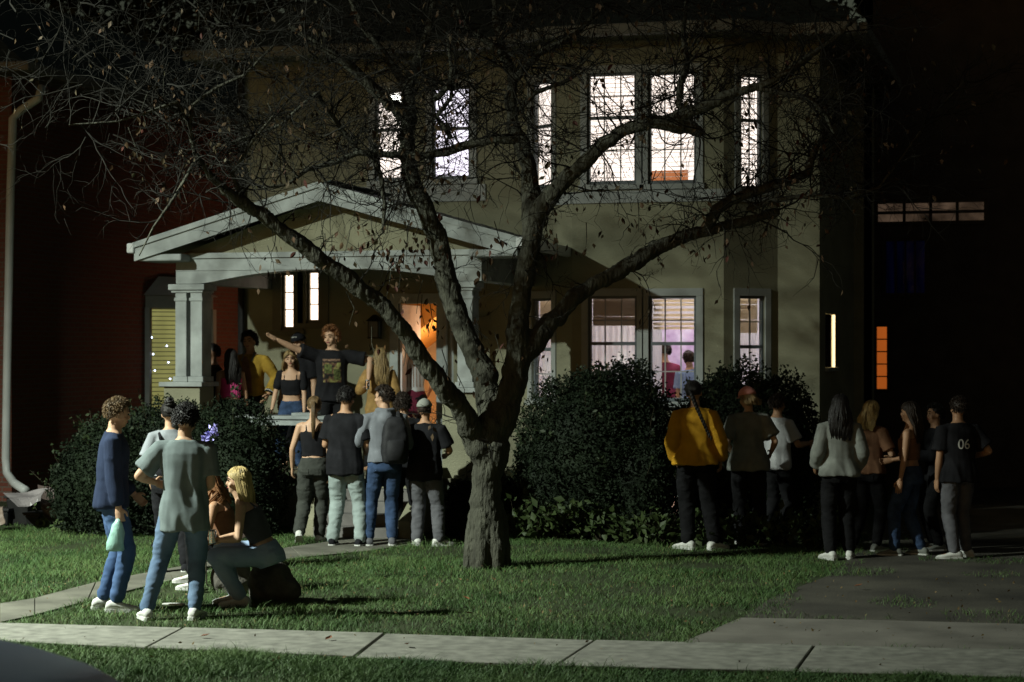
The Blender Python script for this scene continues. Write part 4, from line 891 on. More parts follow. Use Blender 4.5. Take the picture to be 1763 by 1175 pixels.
def person(label, loc, h=1.75, face=0, sex='m', sk='light', vox=.011, lean=0, bend=0, head=(0, 0, 0), pelvis=(0, 0, .95),
           rh=(.25, .03, .84), lh=(-.25, .03, .84), rp=(.5, -1, 0), lp_=(-.5, -1, 0), rf=(.11, 0, 0), lf=(-.11, 0, 0), ryaw=-10, lyaw=10, kp=(0, 1, 0),
           grip='relax', top='tee', topm=None, hem=.84, fit=1.0, trm=None, tfit=1.0, cuff=.07, shoem=None, hair='short', hm=None, hairlen=.3, facef=True,
           group=None, cap=None, footpitch=(0, 0), seed=1, fold=1.0, toe=None, kneepose=None, rpitch=0, twist=0):
    rz = YAW + R(face); root = empty('person', loc, label, 'person', group, rz); s = h / 1.75; root.scale = (s, s, s)
    f = sex == 'f'; rr_ = random.Random(seed); skm = SK[sk]
    if tuple(pelvis) == (0, 0, .95):
        sx_ = rr_.choice((-1, 1)) * rr_.uniform(.015, .05); pelvis = (sx_, rr_.uniform(-.02, .02), .945)
        if tuple(rf) == (.11, 0, 0): rf = (.11 + rr_.uniform(-.02, .06), rr_.uniform(-.05, .08), 0)
        if tuple(lf) == (-.11, 0, 0): lf = (-.11 + rr_.uniform(-.06, .02), rr_.uniform(-.08, .06), 0)
        bend += rr_.uniform(0, 6); head = (head[0] + rr_.uniform(-10, 10), head[1], head[2] + rr_.uniform(-7, 7)); twist += rr_.uniform(-9, 9)
    pc = Vector(pelvis)
    sw = .165 if f else .188; hw = .092 if not f else .09
    def S(x, y, z):       # spine space -> local (lean at the hips, extra bend through the back, twist about the spine)
        t = max(0, min(1, (z - .95) / .5)); a = R(lean) + R(bend) * t; tw_ = R(twist) * t
        x, y = x * math.cos(tw_) - y * math.sin(tw_), x * math.sin(tw_) + y * math.cos(tw_)
        zz = z - .95; am = R(lean) + R(bend) * t * .5
        base = Vector((0, math.sin(am) * zz, math.cos(am) * zz))
        return pc + base + Vector((x, math.cos(a) * y, -math.sin(a) * y))
    st = ([(.84, .150, .105, -.01), (.90, .172, .118, -.01), (.97, .160, .108, 0), (1.07, .126, .088, .005), (1.17, .130, .092, .005), (1.27, .145, .108, .012), (1.35, .152, .105, .008), (1.41, .150, .080, 0), (1.455, .095, .066, -.005), (1.49, .055, .055, -.005)] if f else
          [(.84, .145, .100, -.005), (.90, .160, .112, -.005), (.98, .152, .106, 0), (1.08, .145, .098, .005), (1.18, .158, .106, .005), (1.28, .175, .118, .008), (1.36, .182, .115, .005), (1.42, .172, .088, 0), (1.46, .115, .072, -.008), (1.495, .064, .060, -.008)])
    def ring(z, a_, b_, yo, n=20, e=0):
        return [S((a_ + e) * math.copysign(abs(math.cos(t)) ** .85, math.cos(t)), yo + (b_ + e) * math.copysign(abs(math.sin(t)) ** .9, math.sin(t)), z) for t in [2 * math.pi * k / n for k in range(n)]]
    def st_at(z):
        for p, q in zip(st, st[1:]):
            if z <= q[0]:
                t = max(0, (z - p[0]) / (q[0] - p[0])); return tuple(p[i] + (q[i] - p[i]) * t for i in range(4))
        return st[-1]
    sh = {1: S(sw, 0, 1.405), -1: S(-sw, 0, 1.405)}
    tg = {1: Vector(rh), -1: Vector(lh)}; pl_ = {1: rp, -1: lp_}; el = {}; wr = {}
    for k in (1, -1): el[k], wr[k] = bone2(sh[k], tg[k], .285, .255, pl_[k])
    hp = {k: pc + Vector((k * hw, 0, -.03)) for k in (1, -1)}
    ft = {1: Vector(rf), -1: Vector(lf)}; kn = {}; an = {}; fy = {1: ryaw, -1: lyaw}; fp = {1: footpitch[0], -1: footpitch[1]}
    for k in (1, -1):
        kpk = kp[0 if k == 1 else 1] if isinstance(kp[0], (tuple, list)) else kp
        kn[k], an[k] = bone2(hp[k], ft[k] + Vector((0, 0, .085)), .435, .425, kpk)
    # ---- body
    b = MB(); b.loft([ring(*q) for q in st])
    arm_scale = .88 if f else 1.0
    for k in (1, -1):
        b.tube([S(k * sw * .75, 0, 1.415), sh[k], sh[k].lerp(el[k], .35), el[k]], [.055 * arm_scale, .056 * arm_scale, .050 * arm_scale, .040 * arm_scale], 10)
        b.tube([el[k], el[k].lerp(wr[k], .3), wr[k]], [.040 * arm_scale, .042 * arm_scale, .027 * arm_scale], 10)
        b.tube([hp[k], hp[k].lerp(kn[k], .4), kn[k]], [.088, .078, .055], 12)
        b.tube([kn[k], kn[k].lerp(an[k], .3), kn[k].lerp(an[k], .75), an[k]], [.054, .056, .038, .036], 12)
        a = R(fy[k]); d = Vector((math.sin(-a), math.cos(a), 0)); q_ = R(fp[k]); d = Vector((d.x * math.cos(q_), d.y * math.cos(q_), -math.sin(q_)))
        b.tube([an[k] + Vector((0, 0, -.03)) - d * .03, an[k] + d * .07 + Vector((0, 0, -.045)), an[k] + d * .14 + Vector((0, 0, -.055))], [.036, .034, .026], 8)
    b.tube([S(0, -.005, 1.44), S(0, .0, 1.56)], [.062 if not f else .052, .055 if not f else .047], 12)
    piv = S(0, 0, 1.52)
    hy, hpit, hro = head
    Mh = Matrix.Translation(piv) @ Matrix.Rotation(R(twist) * .6 + R(hy), 4, 'Z') @ Matrix.Rotation(-R(lean + bend) * .55 + R(hpit), 4, 'X') @ Matrix.Rotation(R(hro), 4, 'Y') @ Matrix.Translation(Vector((0, 0, -1.52)))
    hs = .98 if f else 1.0
    b.ell((0, -.005, 1.652), (.074 * hs, .094 * hs, .096 * hs), Mh); b.ell((0, .034, 1.595), (.052 * hs, .056, .062), Mh); b.ell((0, .062, 1.552), (.024, .022, .018), Mh)
    b.tube([Mh @ Vector((0, .080, 1.655)), Mh @ Vector((0, .098, 1.615))], [.008, .014], 8); b.ell((0, .078, 1.668), (.05, .014, .012), Mh); b.ell((0, .078, 1.580), (.022, .014, .012), Mh)
    for k in (1, -1): b.ell((k * .075, -.005, 1.625), (.010, .020, .030), Mh, 8, 6); b.ell((k * .04, .062, 1.61), (.024, .022, .022), Mh, 8, 6)
    me = remesh(b, vox, 3); 
    hand = MB()
    for k in (1, -1):
        d = (wr[k] - el[k]).normalized(); side = Vector(pl_[k]); g_ = grip if isinstance(grip, str) else grip[0 if k == 1 else 1]
        nrm = Vector((-k, .15, 0)); nrm = (nrm - d * nrm.dot(d)); nrm = nrm.normalized() if nrm.length > .1 else Vector((0, 0, -1))
        acr = d.cross(nrm).normalized(); curl = {'relax': .5, 'fist': 1.3, 'open': .15, 'hold': 1.0}[g_]
        if acr.y < 0: acr = -acr
        p0 = wr[k]; hand.tube([p0 - d * .01, p0 + d * .04, p0 + d * .085], [.026, .037, .036], 10, flat=.5, ref=acr)
        for i, (o, l) in enumerate(((.028, .070), (.009, .078), (-.010, .072), (-.028, .056))):
            q = p0 + d * .082 + acr * o; c1 = d; pts = [q - d * .02, q]
            for j, fr in enumerate((.45, .32, .25)):
                a = curl * (j + 1) * .62; c1 = d * math.cos(a) + nrm * math.sin(a); pts.append(pts[-1] + c1 * l * fr)
            hand.tube(pts, [.0095, .0098, .0088, .0080, .0072], 6)
        q = p0 + d * .025 + acr * .030; t1 = (acr * .75 + d * .75 + nrm * .3).normalized(); t2 = (d + nrm * .6 + acr * .1).normalized()
        hand.tube([q, q + t1 * .035, q + t1 * .035 + t2 * .035], [.014, .011, .009], 6)
    hme = remesh(hand, .0062, 1) if vox < .0105 else hand.mesh('hand')
    import bmesh
    bm = bmesh.new(); bm.from_mesh(me); bm.from_mesh(hme); 
    for fc in bm.faces: fc.smooth = True
    bm.to_mesh(me); bm.free(); me.name = 'body'
    link('body', me, skm, root)
    # ---- face
    if facef:
        for k in (1, -1):
            e = MB(); e.ell((k * .031, .0835, 1.648), (.013, .009, .0065), Mh, 8, 6); e.build('eye', eyem, root, local=True, smooth=True)
            e = MB(); e.tube([Mh @ Vector((k * .012, .094, 1.672)), Mh @ Vector((k * .032, .092, 1.678)), Mh @ Vector((k * .052, .078, 1.671))], [.004, .005, .003], 5); e.build('eyebrow', browm, root, local=True)
        e = MB(); e.ell((0, .0905, 1.5835), (.024, .007, .0075), Mh, 10, 6); e.build('mouth', lipm, root, local=True, smooth=True)
    # ---- trousers
    sd_ = seed * 1.7
    def foldT(co):
        n1 = noise(np.c_[co[:, 0] * 7 + sd_, co[:, 1] * 7, co[:, 2] * 15], seed); n2 = noise(np.c_[co[:, 0] * 18, co[:, 1] * 18 + sd_, co[:, 2] * 34], seed + 1)
        n3 = 1 - 2 * np.abs(noise(np.c_[co[:, 0] * 9 + co[:, 2] * 4, co[:, 1] * 9, co[:, 2] * 13 + sd_], seed + 2)); n4 = 1 - 2.6 * np.abs(noise(np.c_[co[:, 0] * 13 - co[:, 2] * 9, co[:, 1] * 13, co[:, 2] * 24 + sd_], seed + 12)); return fold * (.003 * n1 + .0015 * n2 + .003 * n3 + .0035 * np.maximum(n4, -.4))
    if trm:
        t = MB(); tfit = 1 + (tfit - 1) * .75; e = .013
        waist = 1.03 if hem > .97 or top in ('tank', 'crop') else 1.0
        zs = [.83, .88, .93, waist]; t.loft([ring(*((z,) + st_at(z)[1:]), e=.012 + (.003 if z < .95 else -.004)) for z in zs])
        w1, w2, w3, w4, w5 = [x * 1 for x in (.094, .084, .064, .060, .056)]
        for k in (1, -1):
            a_, c_, z_ = hp[k], kn[k], an[k]; fl = tfit
            end = c_.lerp(z_, 1 - cuff)
            t.tube([a_, a_.lerp(c_, .5), c_], [w1 + e * .3, w2 + e * fl * .8, w3 + e * fl * .85], 14)
            t.tube([c_, c_.lerp(z_, .35), c_.lerp(z_, .75), end], [w3 + e * fl * .85, .060 + e * fl * .9, .046 + e * fl * 1.15, .044 + e * fl * 1.25], 14, cap='round')
        link('trousers', remesh(t, .0125, 2, foldT), trm, root)
        if not facef and pelvis[2] > .9:
            pm = trm; tb_me = [c for c in root.children if c.name.startswith('trousers')][0].data
            bv = BVHTree.FromPolygons([v.co for v in tb_me.vertices], [tuple(q.vertices) for q in tb_me.polygons])
            for k in (1, -1):
                V = []
                for zz in (.80, .83, .865, .90):
                    for xx in (.035, .075, .115):
                        a = S(k * xx * (1.0 if zz > .81 else .9), -.6, zz); c_ = S(k * xx, 0, zz); hit = bv.ray_cast(a, (c_ - a).normalized()); q = hit[0] if hit[0] is not None else c_; V.append(q - (c_ - a).normalized() * .006)
                pk = MB(); pk.add(V, [(j * 3 + i, j * 3 + i + 1, (j + 1) * 3 + i + 1, (j + 1) * 3 + i) for j in range(3) for i in range(2)]); pko = pk.build('pocket', pm, root, local=True)
                sol = pko.modifiers.new('t', 'SOLIDIFY'); sol.thickness = .005; sol.offset = 0
    # ---- shoes
    if shoem:
        for k in (1, -1):
            a = R(fy[k]); q_ = R(fp[k]); X = Vector((math.cos(a), math.sin(a), 0)); Yv = Vector((-math.sin(a), math.cos(a), 0)); Yv = Yv * math.cos(q_) + Vector((0, 0, -math.sin(q_))); Zv = X.cross(Yv)
            o_ = an[k] + Zv * -.085; P_ = lambda x, y, z: o_ + X * x + Yv * y + Zv * z
            rings = []
            for y, w_, z_ in ((-.085, .022, .055), (-.075, .034, .085), (-.04, .042, .105), (.01, .043, .100), (.06, .044, .078), (.11, .048, .060), (.155, .044, .050), (.185, .030, .042), (.197, .014, .034)):
                rings.append([P_(w_ * math.cos(t), y, .012 + max(0, z_ - .012) * (.5 + .5 * math.sin(t)) ** .8) for t in [2 * math.pi * j / 12 for j in range(12)]])
            u_ = MB(); u_.loft(rings); shoe = u_.build('shoe', shoem, root, local=True, smooth=True)
            so_ = MB(); out = []
            for y, w_ in ((-.092, .018), (-.080, .036), (-.04, .043), (.02, .042), (.07, .046), (.12, .050), (.165, .046), (.192, .032), (.206, .012)): out.append((w_, y))
            loop = out + [(-w_, y) for w_, y in out[::-1]]
            so_.hexa([P_(x, y, .0) for x, y in loop], [P_(x, y, .028) for x, y in loop]); so_.build('sole', solem, shoe, local=True)
    # ---- top
    def foldS(co):
        fo = fold * (.35 if top in ('tank', 'crop', 'bra') else 1)
        d1 = noise(np.c_[co[:, 0] * 11 + sd_, co[:, 1] * 11, co[:, 2] * 2.6], seed + 3); d2 = noise(np.c_[co[:, 0] * 22, co[:, 1] * 22 + sd_, co[:, 2] * 6], seed + 4); d3 = noise(co * 6, seed + 6)
        amp = np.clip((1.45 - co[:, 2]) * 3, .25, 1.2) if pelvis[2] > .8 else 1
        rg = 1 - 2.4 * np.abs(noise(np.c_[co[:, 0] * 9 + co[:, 2] * 2.5, co[:, 1] * 9 + sd_, co[:, 2] * 3], seed + 8)); return fo * (.008 * d1 * amp + .008 * rg * amp + .004 * d2 * amp + .005 * d3)
    if topm:
        t = MB(); e = .012 + .010 * (fit - 1)
        fold_ = .35 if top in ('tank', 'crop', 'bra') else 1
        low = {'tank': 1.34, 'crop': 1.345, 'bra': 1.33}.get(top, 1.475)
        zs = [z for z in (hem, hem + .03, hem + .09, 1.0, 1.08, 1.16, 1.24, 1.31, 1.37, 1.42, 1.455, low) if hem <= z <= low]; zs = sorted(set(zs))
        rings = []
        for z in zs:
            q = st_at(max(z, .84)); dr = max(0, (1.25 - z) / .4) * .022 * fit   # loose drape below the chest
            if top in ('tank', 'crop', 'bra'): dr = .005
            k2 = .0 if z < 1.43 else -.006
            rings.append(ring(z, q[1], q[2], q[3], e=e + dr + k2))
        t.loft(rings)
        if top in ('tank', 'crop', 'bra'):
            for k in (1, -1):
                t.tube([S(k * .085, .098, 1.31), S(k * .09, .075, 1.40), S(k * .085, .0, 1.452), S(k * .08, -.06, 1.42), S(k * .07, -.095, 1.33)], [.015, .011, .010, .011, .015], 6)
        else:
            for k in (1, -1):
                fs = .010 * fit
                t.tube([S(k * sw * .6, 0, 1.42), sh[k], sh[k].lerp(el[k], .5)], [.060, .062 * arm_scale + fs, .058 * arm_scale + fs * 1.6], 12)
                if top == 'tee': t.tube([sh[k].lerp(el[k], .3), sh[k].lerp(el[k], .78)], [.058 * arm_scale + fs, .056 * arm_scale + fs * 2.2], 12, cap='flat')
                else:
                    t.tube([sh[k].lerp(el[k], .4), el[k]], [.056 * arm_scale + fs * 1.4, .048 * arm_scale + fs * 1.6], 12)
                    t.tube([el[k], el[k].lerp(wr[k], .45), el[k].lerp(wr[k], .80), el[k].lerp(wr[k], .93)], [.048 * arm_scale + fs * 1.6, .046 * arm_scale + fs * 1.8, .040 + fs * 1.7, .032 + fs * .6], 12, cap='flat')
            if top == 'hoodie':
                t.tube([S(-.07, .05, 1.47), S(-.085, -.04, 1.49), S(0, -.10, 1.47), S(.085, -.04, 1.49), S(.07, .05, 1.47)], [.026, .035, .045, .035, .026], 8)
                t.ell((0, 0, 0), (.085, .055, .075), Matrix.Translation(S(0, -.105, 1.41)))
            else:
                t.tube([S(.058 * math.cos(a), .060 * math.sin(a) - .004, 1.478) for a in np.linspace(0, 6.28, 13)], .009, 6)
        link('shirt' if top in ('tee', 'long') else {'tank': 'tank_top', 'crop': 'crop_top', 'bra': 'crop_top', 'hoodie': 'hoodie'}[top], remesh(t, .0115, 2, foldS), topm, root)
    # ---- hair
    def onhead(th, ph, r_=1.0):    # th around (0 = right, 90 = front), ph elevation
        return Mh @ Vector((.080 * hs * r_ * math.cos(ph) * math.cos(th), -.008 + .100 * hs * r_ * math.cos(ph) * math.sin(th), 1.660 + .098 * hs * r_ * math.sin(ph)))
    def isface(th, ph):
        d = math.sin(th); 
        if d > .35: return ph < .62
        if d > -.05: return ph < -.05
        return ph < -.62
    if hair:
        hb = MB(); cen = Mh @ Vector((0, -.008, 1.66))
        cap_e = MB(); vs = []; nu, nv = 26, 16
        for j in range(nv + 1):
            ph = -1.35 + j * (1.35 + 1.5) / nv
            for i in range(nu):
                th = 2 * math.pi * i / nu; r_ = .90 if isface(th, ph) else {'buzz': 1.03, 'short': 1.09, 'curly': 1.22, 'messy': 1.14, 'cap': 1.04}.get(hair, 1.07)
                if not isface(th, ph): r_ *= 1 + .05 * noise(np.array([[math.cos(th) * 3, math.sin(th) * 3, ph * 3]]), seed)[0]
                vs.append(onhead(th, ph, r_))
        hb.add(vs, [(j * nu + i, j * nu + (i + 1) % nu, (j + 1) * nu + (i + 1) % nu, (j + 1) * nu + i) for j in range(nv) for i in range(nu)] + [tuple(nv * nu + i for i in range(nu))])
        up = (Mh.to_3x3() @ Vector((0, 0, 1))); fw = (Mh.to_3x3() @ Vector((0, 1, 0)))
        if hair in ('short', 'curly', 'messy', 'buzz', 'cap'):
            N = {'short': 1300, 'curly': 2200, 'messy': 1700, 'buzz': 60, 'cap': 130}[hair]; Ln = {'short': .022, 'curly': .024, 'messy': .034, 'buzz': .012, 'cap': .02}[hair]
            for i in range(N):
                th = rr_.uniform(0, 6.28); ph = rr_.uniform(-.7, 1.5)
                if isface(th, ph) or (cap and ph > -.05): continue
                p = onhead(th, ph, 1.05 if hair != 'curly' else rr_.uniform(1.08, 1.24)); n_ = (p - cen).normalized()
                cu = 1.0 if hair == 'curly' else .45
                d = (n_ * (.7 if hair != 'short' else .5) + Vector((rr_.uniform(-1, 1), rr_.uniform(-1, 1), rr_.uniform(-1, .4))) * cu + fw * (.35 if ph > .8 else -.1)).normalized()
                q = p + d * Ln * rr_.uniform(.6, 1.2); q2 = q + (Vector((rr_.uniform(-1, 1), rr_.uniform(-1, 1), rr_.uniform(-1.4, .2)))).normalized() * Ln * .6
                hb.tube([p - n_ * .01, q, q2], [.0040, .0034, .0012], 3, cap='flat')
        if hair in ('long', 'pony', 'braid', 'bun', 'updo'):
            # swept strands over the skull
            for i in range(190):
                th = rr_.uniform(0, 6.28); ph = rr_.uniform(.1, 1.45)
                if cap: ph = rr_.uniform(-.2, .05)
                if cap and math.sin(th) > .2: continue
                pts = []
                if math.sin(th) > .35 and ph < .62 and not cap: ph = .64
                tgt = (-math.pi / 2, -.1)
                if hair == 'long':
                    if math.sin(th) > .2: th_e = math.pi / 2 + (1.6 if math.cos(th) < 0 else -1.6)
                    else: th_e = th
                    for t in np.linspace(0, 1, 5): pts.append(onhead(th + (th_e - th) * t, ph * (1 - t) - .15 * t, 1.09 + .02 * math.sin(3 * t + i)))
                    e_ = pts[-1]; back = -fw
                    L_ = hairlen * rr_.uniform(.8, 1.05); side = Vector((e_ - cen)).normalized()
                    for t in (.25, .5, .75, 1.0):
                        q = e_ + Vector((0, 0, -L_ * t)) + side * (.03 * math.sin(t * 3)) + Vector((rr_.uniform(-1, 1), rr_.uniform(-1, 1), 0)) * .012
                        # keep outside shoulders and back
                        zz = q.z
                        if (q - piv).dot(fw) < .045: 
                            q = q - fw * max(0, (.085 + .05 * t) + (q - piv).dot(fw)) * (.8 if t > .4 else .4)
                        else: q = q + fw * .012 * t
                        pts.append(q)
                    hb.tube(pts, [.009, .0095, .009, .009, .010, .010, .009, .008, .004], 4, cap='flat')
                else:
                    dth = (tgt[0] - th + math.pi) % (2 * math.pi) - math.pi
                    for t in np.linspace(0, 1, 6): pts.append(onhead(th + dth * t, ph + (tgt[1] - ph) * t, 1.09))
                    hb.tube(pts, [.008, .009, .009, .009, .009, .007], 4, cap='flat')
            root_ = onhead(-math.pi / 2, .15, 1.12)
            if hair == 'pony':
                for i in range(26):
                    j = Vector((rr_.uniform(-1, 1), rr_.uniform(-1, 1), 0)) * .018; L_ = hairlen * rr_.uniform(.75, 1.05)
                    hb.tube([root_ + j * .3, root_ - fw * .05 + j + up * .01, root_ - fw * .06 + j + Vector((0, 0, -L_ * .4)), root_ - fw * .045 + j * 1.1 + Vector((0, 0, -L_ * .75)), root_ - fw * .04 + j * .5 + Vector((0, 0, -L_))], [.010, .012, .012, .009, .004], 5, cap='flat')
            if hair == 'braid':
                root_ = onhead(-math.pi / 2 - .5, -.3, 1.1)
                for i in range(15):
                    t = i / 14; c = root_ + Vector((0, 0, 0)) - fw * (.04 + .10 * min(1, t * 3)) + Vector((math.cos(0), 0, 0)) * (.02 + .20 * t) + Vector((0, 0, -hairlen * t))
                    for k in (1, -1): hb.ell((0, 0, 0), (.020 - .010 * t, .018 - .008 * t, .028), Matrix.Translation(c + Vector((k * .010, 0, -.012 * k))), 8, 6)
            if hair == 'bun':
                c = onhead(-math.pi / 2, .9, 1.35)
                for i in range(40):
                    a1, a2 = rr_.uniform(0, 6.28), rr_.uniform(-1.2, 1.2)
                    pts = [c + Vector((math.cos(a1 + t) * math.cos(a2), math.sin(a1 + t) * math.cos(a2), math.sin(a2))) * .042 for t in (0, .5, 1, 1.5)]; hb.tube(pts, [.010, .012, .012, .008], 5, cap='flat')
        hb.build('hair', hm, root, local=True, smooth=True)
    if cap:
        c = MB(); vs = []; nu, nv = 24, 7
        for j in range(nv + 1):
            ph = .12 + j * (1.45) / nv
            for i in range(nu): vs.append(onhead(2 * math.pi * i / nu, ph, 1.20 + .02 * math.sin(j)))
        c.add(vs, [(j * nu + i, j * nu + (i + 1) % nu, (j + 1) * nu + (i + 1) % nu, (j + 1) * nu + i) for j in range(nv) for i in range(nu)] + [tuple(nv * nu + i for i in range(nu)), tuple(range(nu))[::-1]])
        co = c.build('cap', cap[0], root, local=True, smooth=True); dirn = 1 if cap[1] == 'front' else -1
        br = MB(); a_s = [R(x) for x in range(30, 151, 12)]
        inn = [Mh @ Vector((.086 * math.cos(a), dirn * .100 * math.sin(a) - .008, 1.676)) for a in a_s]
        out_ = [Mh @ Vector((.088 * math.cos(a), dirn * (.100 * math.sin(a) + .070 * math.sin((a - R(30)) / R(120) * math.pi)) - .008, 1.664)) for a in a_s]
        n_ = len(a_s); dn_ = Mh.to_3x3() @ Vector((0, 0, -.006))
        V_ = inn + out_ + [p + dn_ for p in inn] + [p + dn_ for p in out_]
        Fc = []
        for i in range(n_ - 1): Fc += [(i, i + 1, n_ + i + 1, n_ + i), (2 * n_ + i, 3 * n_ + i, 3 * n_ + i + 1, 2 * n_ + i + 1), (n_ + i, n_ + i + 1, 3 * n_ + i + 1, 3 * n_ + i)]
        br.add(V_, Fc); br.build('brim', cap[0], co, local=True, smooth=True)
    root_info = dict(root=root, S=S, sh=sh, el=el, wr=wr, kn=kn, an=an, Mh=Mh, s=s, hp=hp, st=st_at)
    return root_info
def W(p, v):    # local point of a person -> world
    r = p['root']; return Matrix.Translation(r.location) @ Matrix.Rotation(r.rotation_euler.z, 4, 'Z') @ Matrix.Scale(p['s'], 4) @ Vector(v)
def stand(u, v, vtop, Y=None, z=0):
    """feet at pixel (u,v) on the lawn (or at plane Y on a floor at height z) and height from the pixel of the head top"""
    p = onZ(u, v) if Y is None else onY(u, HZ, Y); p.z = z; dep = -S_ * p.x + C_ * p.y
    return p, CH + (HZ - vtop) * dep / F0 - z

navy = cloth('navy_sweater', (.022, .032, .065)); jean = cloth('blue_jeans', (.075, .12, .20), .35, c2=(.15, .215, .31), sc_=3); jeanL = cloth('light_blue_jeans', (.20, .28, .42), .3, c2=(.36, .45, .58), sc_=4); jeanD = cloth('dark_blue_jeans', (.035, .06, .12), .3)
jeanM = cloth('mid_blue_jeans', (.04, .075, .16), .3, c2=(.08, .135, .26), sc_=4); jeanP = cloth('pale_jeans', (.27, .32, .31), .12, sc_=4); teal = cloth('grey_green_tee', (.15, .18, .18), .08)
blk = cloth('black_cotton', (.012, .012, .014), .2); blk2 = cloth('black_trousers', (.009, .009, .010), .2); dkg = cloth('charcoal_trousers', (.045, .048, .042), .15); gry = cloth('grey_trousers', (.105, .105, .115), .15)
hood = cloth('grey_hoodie', (.17, .18, .20), .1); white = cloth('white_canvas', (.62, .62, .58), .06); wht2 = cloth('white_tee', (.50, .50, .50), .06)
yel = cloth('mustard_sweatshirt', (.52, .27, .02), .10); lgr = cloth('light_grey_sweater', (.20, .21, .19), .12); pink = cloth('pink_top', (.75, .08, .28), .1)
gold = cloth('yellow_varsity', (.32, .20, .03), .2); brn = cloth('brown_top', (.20, .10, .055), .15); maroon = cloth('maroon_top', (.13, .02, .04), .1); tanm = cloth('tan_top', (.36, .22, .08), .2)
capg = cloth('grey_cap', (.25, .26, .23), .08); capp = cloth('pink_cap', (.62, .26, .22), .06); capb = cloth('black_cap', (.015, .015, .018), .1); ltee = cloth('pale_grey_tee', (.26, .28, .30), .08)
hb_ = hairm('dark_brown', (.028, .018, .012)); hk = hairm('black', (.012, .010, .009)); hbl = hairm('blonde', (.42, .31, .13)); hcb = hairm('light_brown', (.11, .068, .03)); hr = hairm('red_brown', (.20, .085, .03)); hdb = hairm('dirty_blonde', (.26, .18, .08))

# --- foreground
p, h = stand(193, 1052, 687)
P1 = person('person in a navy sweater and blue jeans holding a mint bag, leftmost on the lawn', p, h, -78, vox=.0085, head=(0, -8, 0), rh=(.20, .05, .86), lh=(-.12, .18, .95), rf=(.10, .03, 0), lf=(-.10, -.08, 0), ryaw=-6, lyaw=4,
            lean=0, bend=5, top='long', topm=navy, hem=.86, fit=1.1, trm=jeanM, tfit=.9, shoem=white, hair='short', hm=hcb, grip=('hold', 'relax'), seed=2, cuff=.10)
w_ = W(P1, P1['wr'][1])
q = onD(184, 912, -S_ * w_.x + C_ * w_.y - .03)
bg_ = MB(); c = w_ + Vector((-.01, 0, -.16)); dv_ = Vector((C_, S_, 0)); dn_ = Vector((-S_, C_, 0)); 
prof = [(.00, .020, .018), (-.03, .030, .028), (-.05, .045, .035), (-.12, .062, .040), (-.20, .072, .042), (-.26, .075, .040), (-.275, .065, .03)]
rings = []
for dz_, a_, b_ in prof:
    cc = w_ + Vector((0, 0, -.09 + dz_)) - dv_ * (.12 * (-dz_)) 
    rings.append([cc + dv_ * a_ * math.cos(t) * (1 + .10 * math.sin(3 * t + dz_ * 40)) + dn_ * b_ * math.sin(t) for t in np.linspace(0, 6.28, 17)[:-1]])
bg_.loft(rings); o = bg_.build('bag', mat('mint_plastic', (.30, .52, .45), .35, .15, 12, .5, 40, bdist=.01, spec=.5), smooth=True); tag(o, 'crumpled mint green bag hanging from the hand of the person in navy', 'bag')
p, h = stand(296, 1066, 697)
P2 = person('person from behind in a loose grey-green tee with dark curls', p, h, 2, vox=.0085, pelvis=(.10, .02, .93), lean=-1, bend=4, head=(-14, -14, 0), rf=(.19, -.02, 0), lf=(-.20, -.05, 0), ryaw=-14, lyaw=22,
            rh=(.20, .24, 1.02), lh=(-.17, .24, 1.10), rp=(.35, -.5, -.8), lp_=(-.75, -.5, -.5), top='tee', topm=teal, hem=.74, fit=1.6, trm=jean, tfit=.95, shoem=white, hair='curly', hm=hk, seed=5, cuff=.06, fold=1.25, facef=False)
# seated blonde
ps = onD(460, 1040, 17.2); ps.z = 0
P3 = person('blonde woman in a grey tank top and blue jeans sitting on a boulder', ps, 1.72, 86, 'f', vox=.0075, pelvis=(0, .0, .47), lean=20, bend=14, head=(6, 17, 0), rf=(.08, .30, .0), lf=(-.16, .20, 0), kp=((.1, 1, .8), (-.1, 1, .8)), ryaw=10, lyaw=-6,
            rh=(.12, .50, .56), lh=(-.10, .40, .58), rp=(.5, -.5, -1), lp_=(-.9, -.6, -1), top='tank', topm=cloth('grey_tank', (.075, .075, .085)), hem=1.06, trm=jeanL, tfit=1.25, shoem=white, hair='long', hairlen=.60, hm=hbl, seed=8, grip=('relax', 'hold'), sk='light')
w_ = W(P3, P3['wr'][-1]); 
def can(name, label, c, col_, top=(.6, .6, .6), r_=.033, hh=.12, lay=None):
    root = empty(name, c, label, 'can'); b = MB(); b.tube([c + Vector((0, 0, 0)), c + Vector((0, 0, .01)), c + Vector((0, 0, hh - .012)), c + Vector((0, 0, hh))], [r_ * .85, r_, r_, r_ * .82], 14, cap='flat')
    b.build('can_body', col_, root, smooth=False); b = MB(); b.tube([c + Vector((0, 0, hh + .001)), c + Vector((0, 0, hh + .004))], [r_ * .80, r_ * .80], 14, cap='flat'); b.build('lid', M['gutter'], root)
    if lay is not None: root.rotation_euler = lay
    return root
alu = mat('aluminium', (.75, .77, .78), .22, .05, 6, .05, metal=1)
can('drink_can', 'shiny drink can in the hands of the sitting blonde woman', w_ + Vector((-.06, -.02, -.03)), alu)
# torn knee
# second seated person, mostly hidden
ps = onD(398, 1035, 18.1); ps.z = 0
P4 = person('person in dark clothes with white sneakers crouching behind the sitting blonde woman', ps, 1.62, 80, 'f', vox=.010, pelvis=(0, 0, .42), lean=12, bend=10, head=(0, -15, 0), rf=(.10, .42, 0), lf=(-.10, .36, .10), kp=(0, 1, 1), rh=(.12, .30, .62), lh=(-.12, .36, .6), rp=(.8, -.5, -1), lp_=(-.8, -.5, -1),
            top='tank', topm=brn, hem=1.0, trm=blk2, shoem=white, hair='long', hairlen=.30, hm=hr, sk='tan', seed=11)
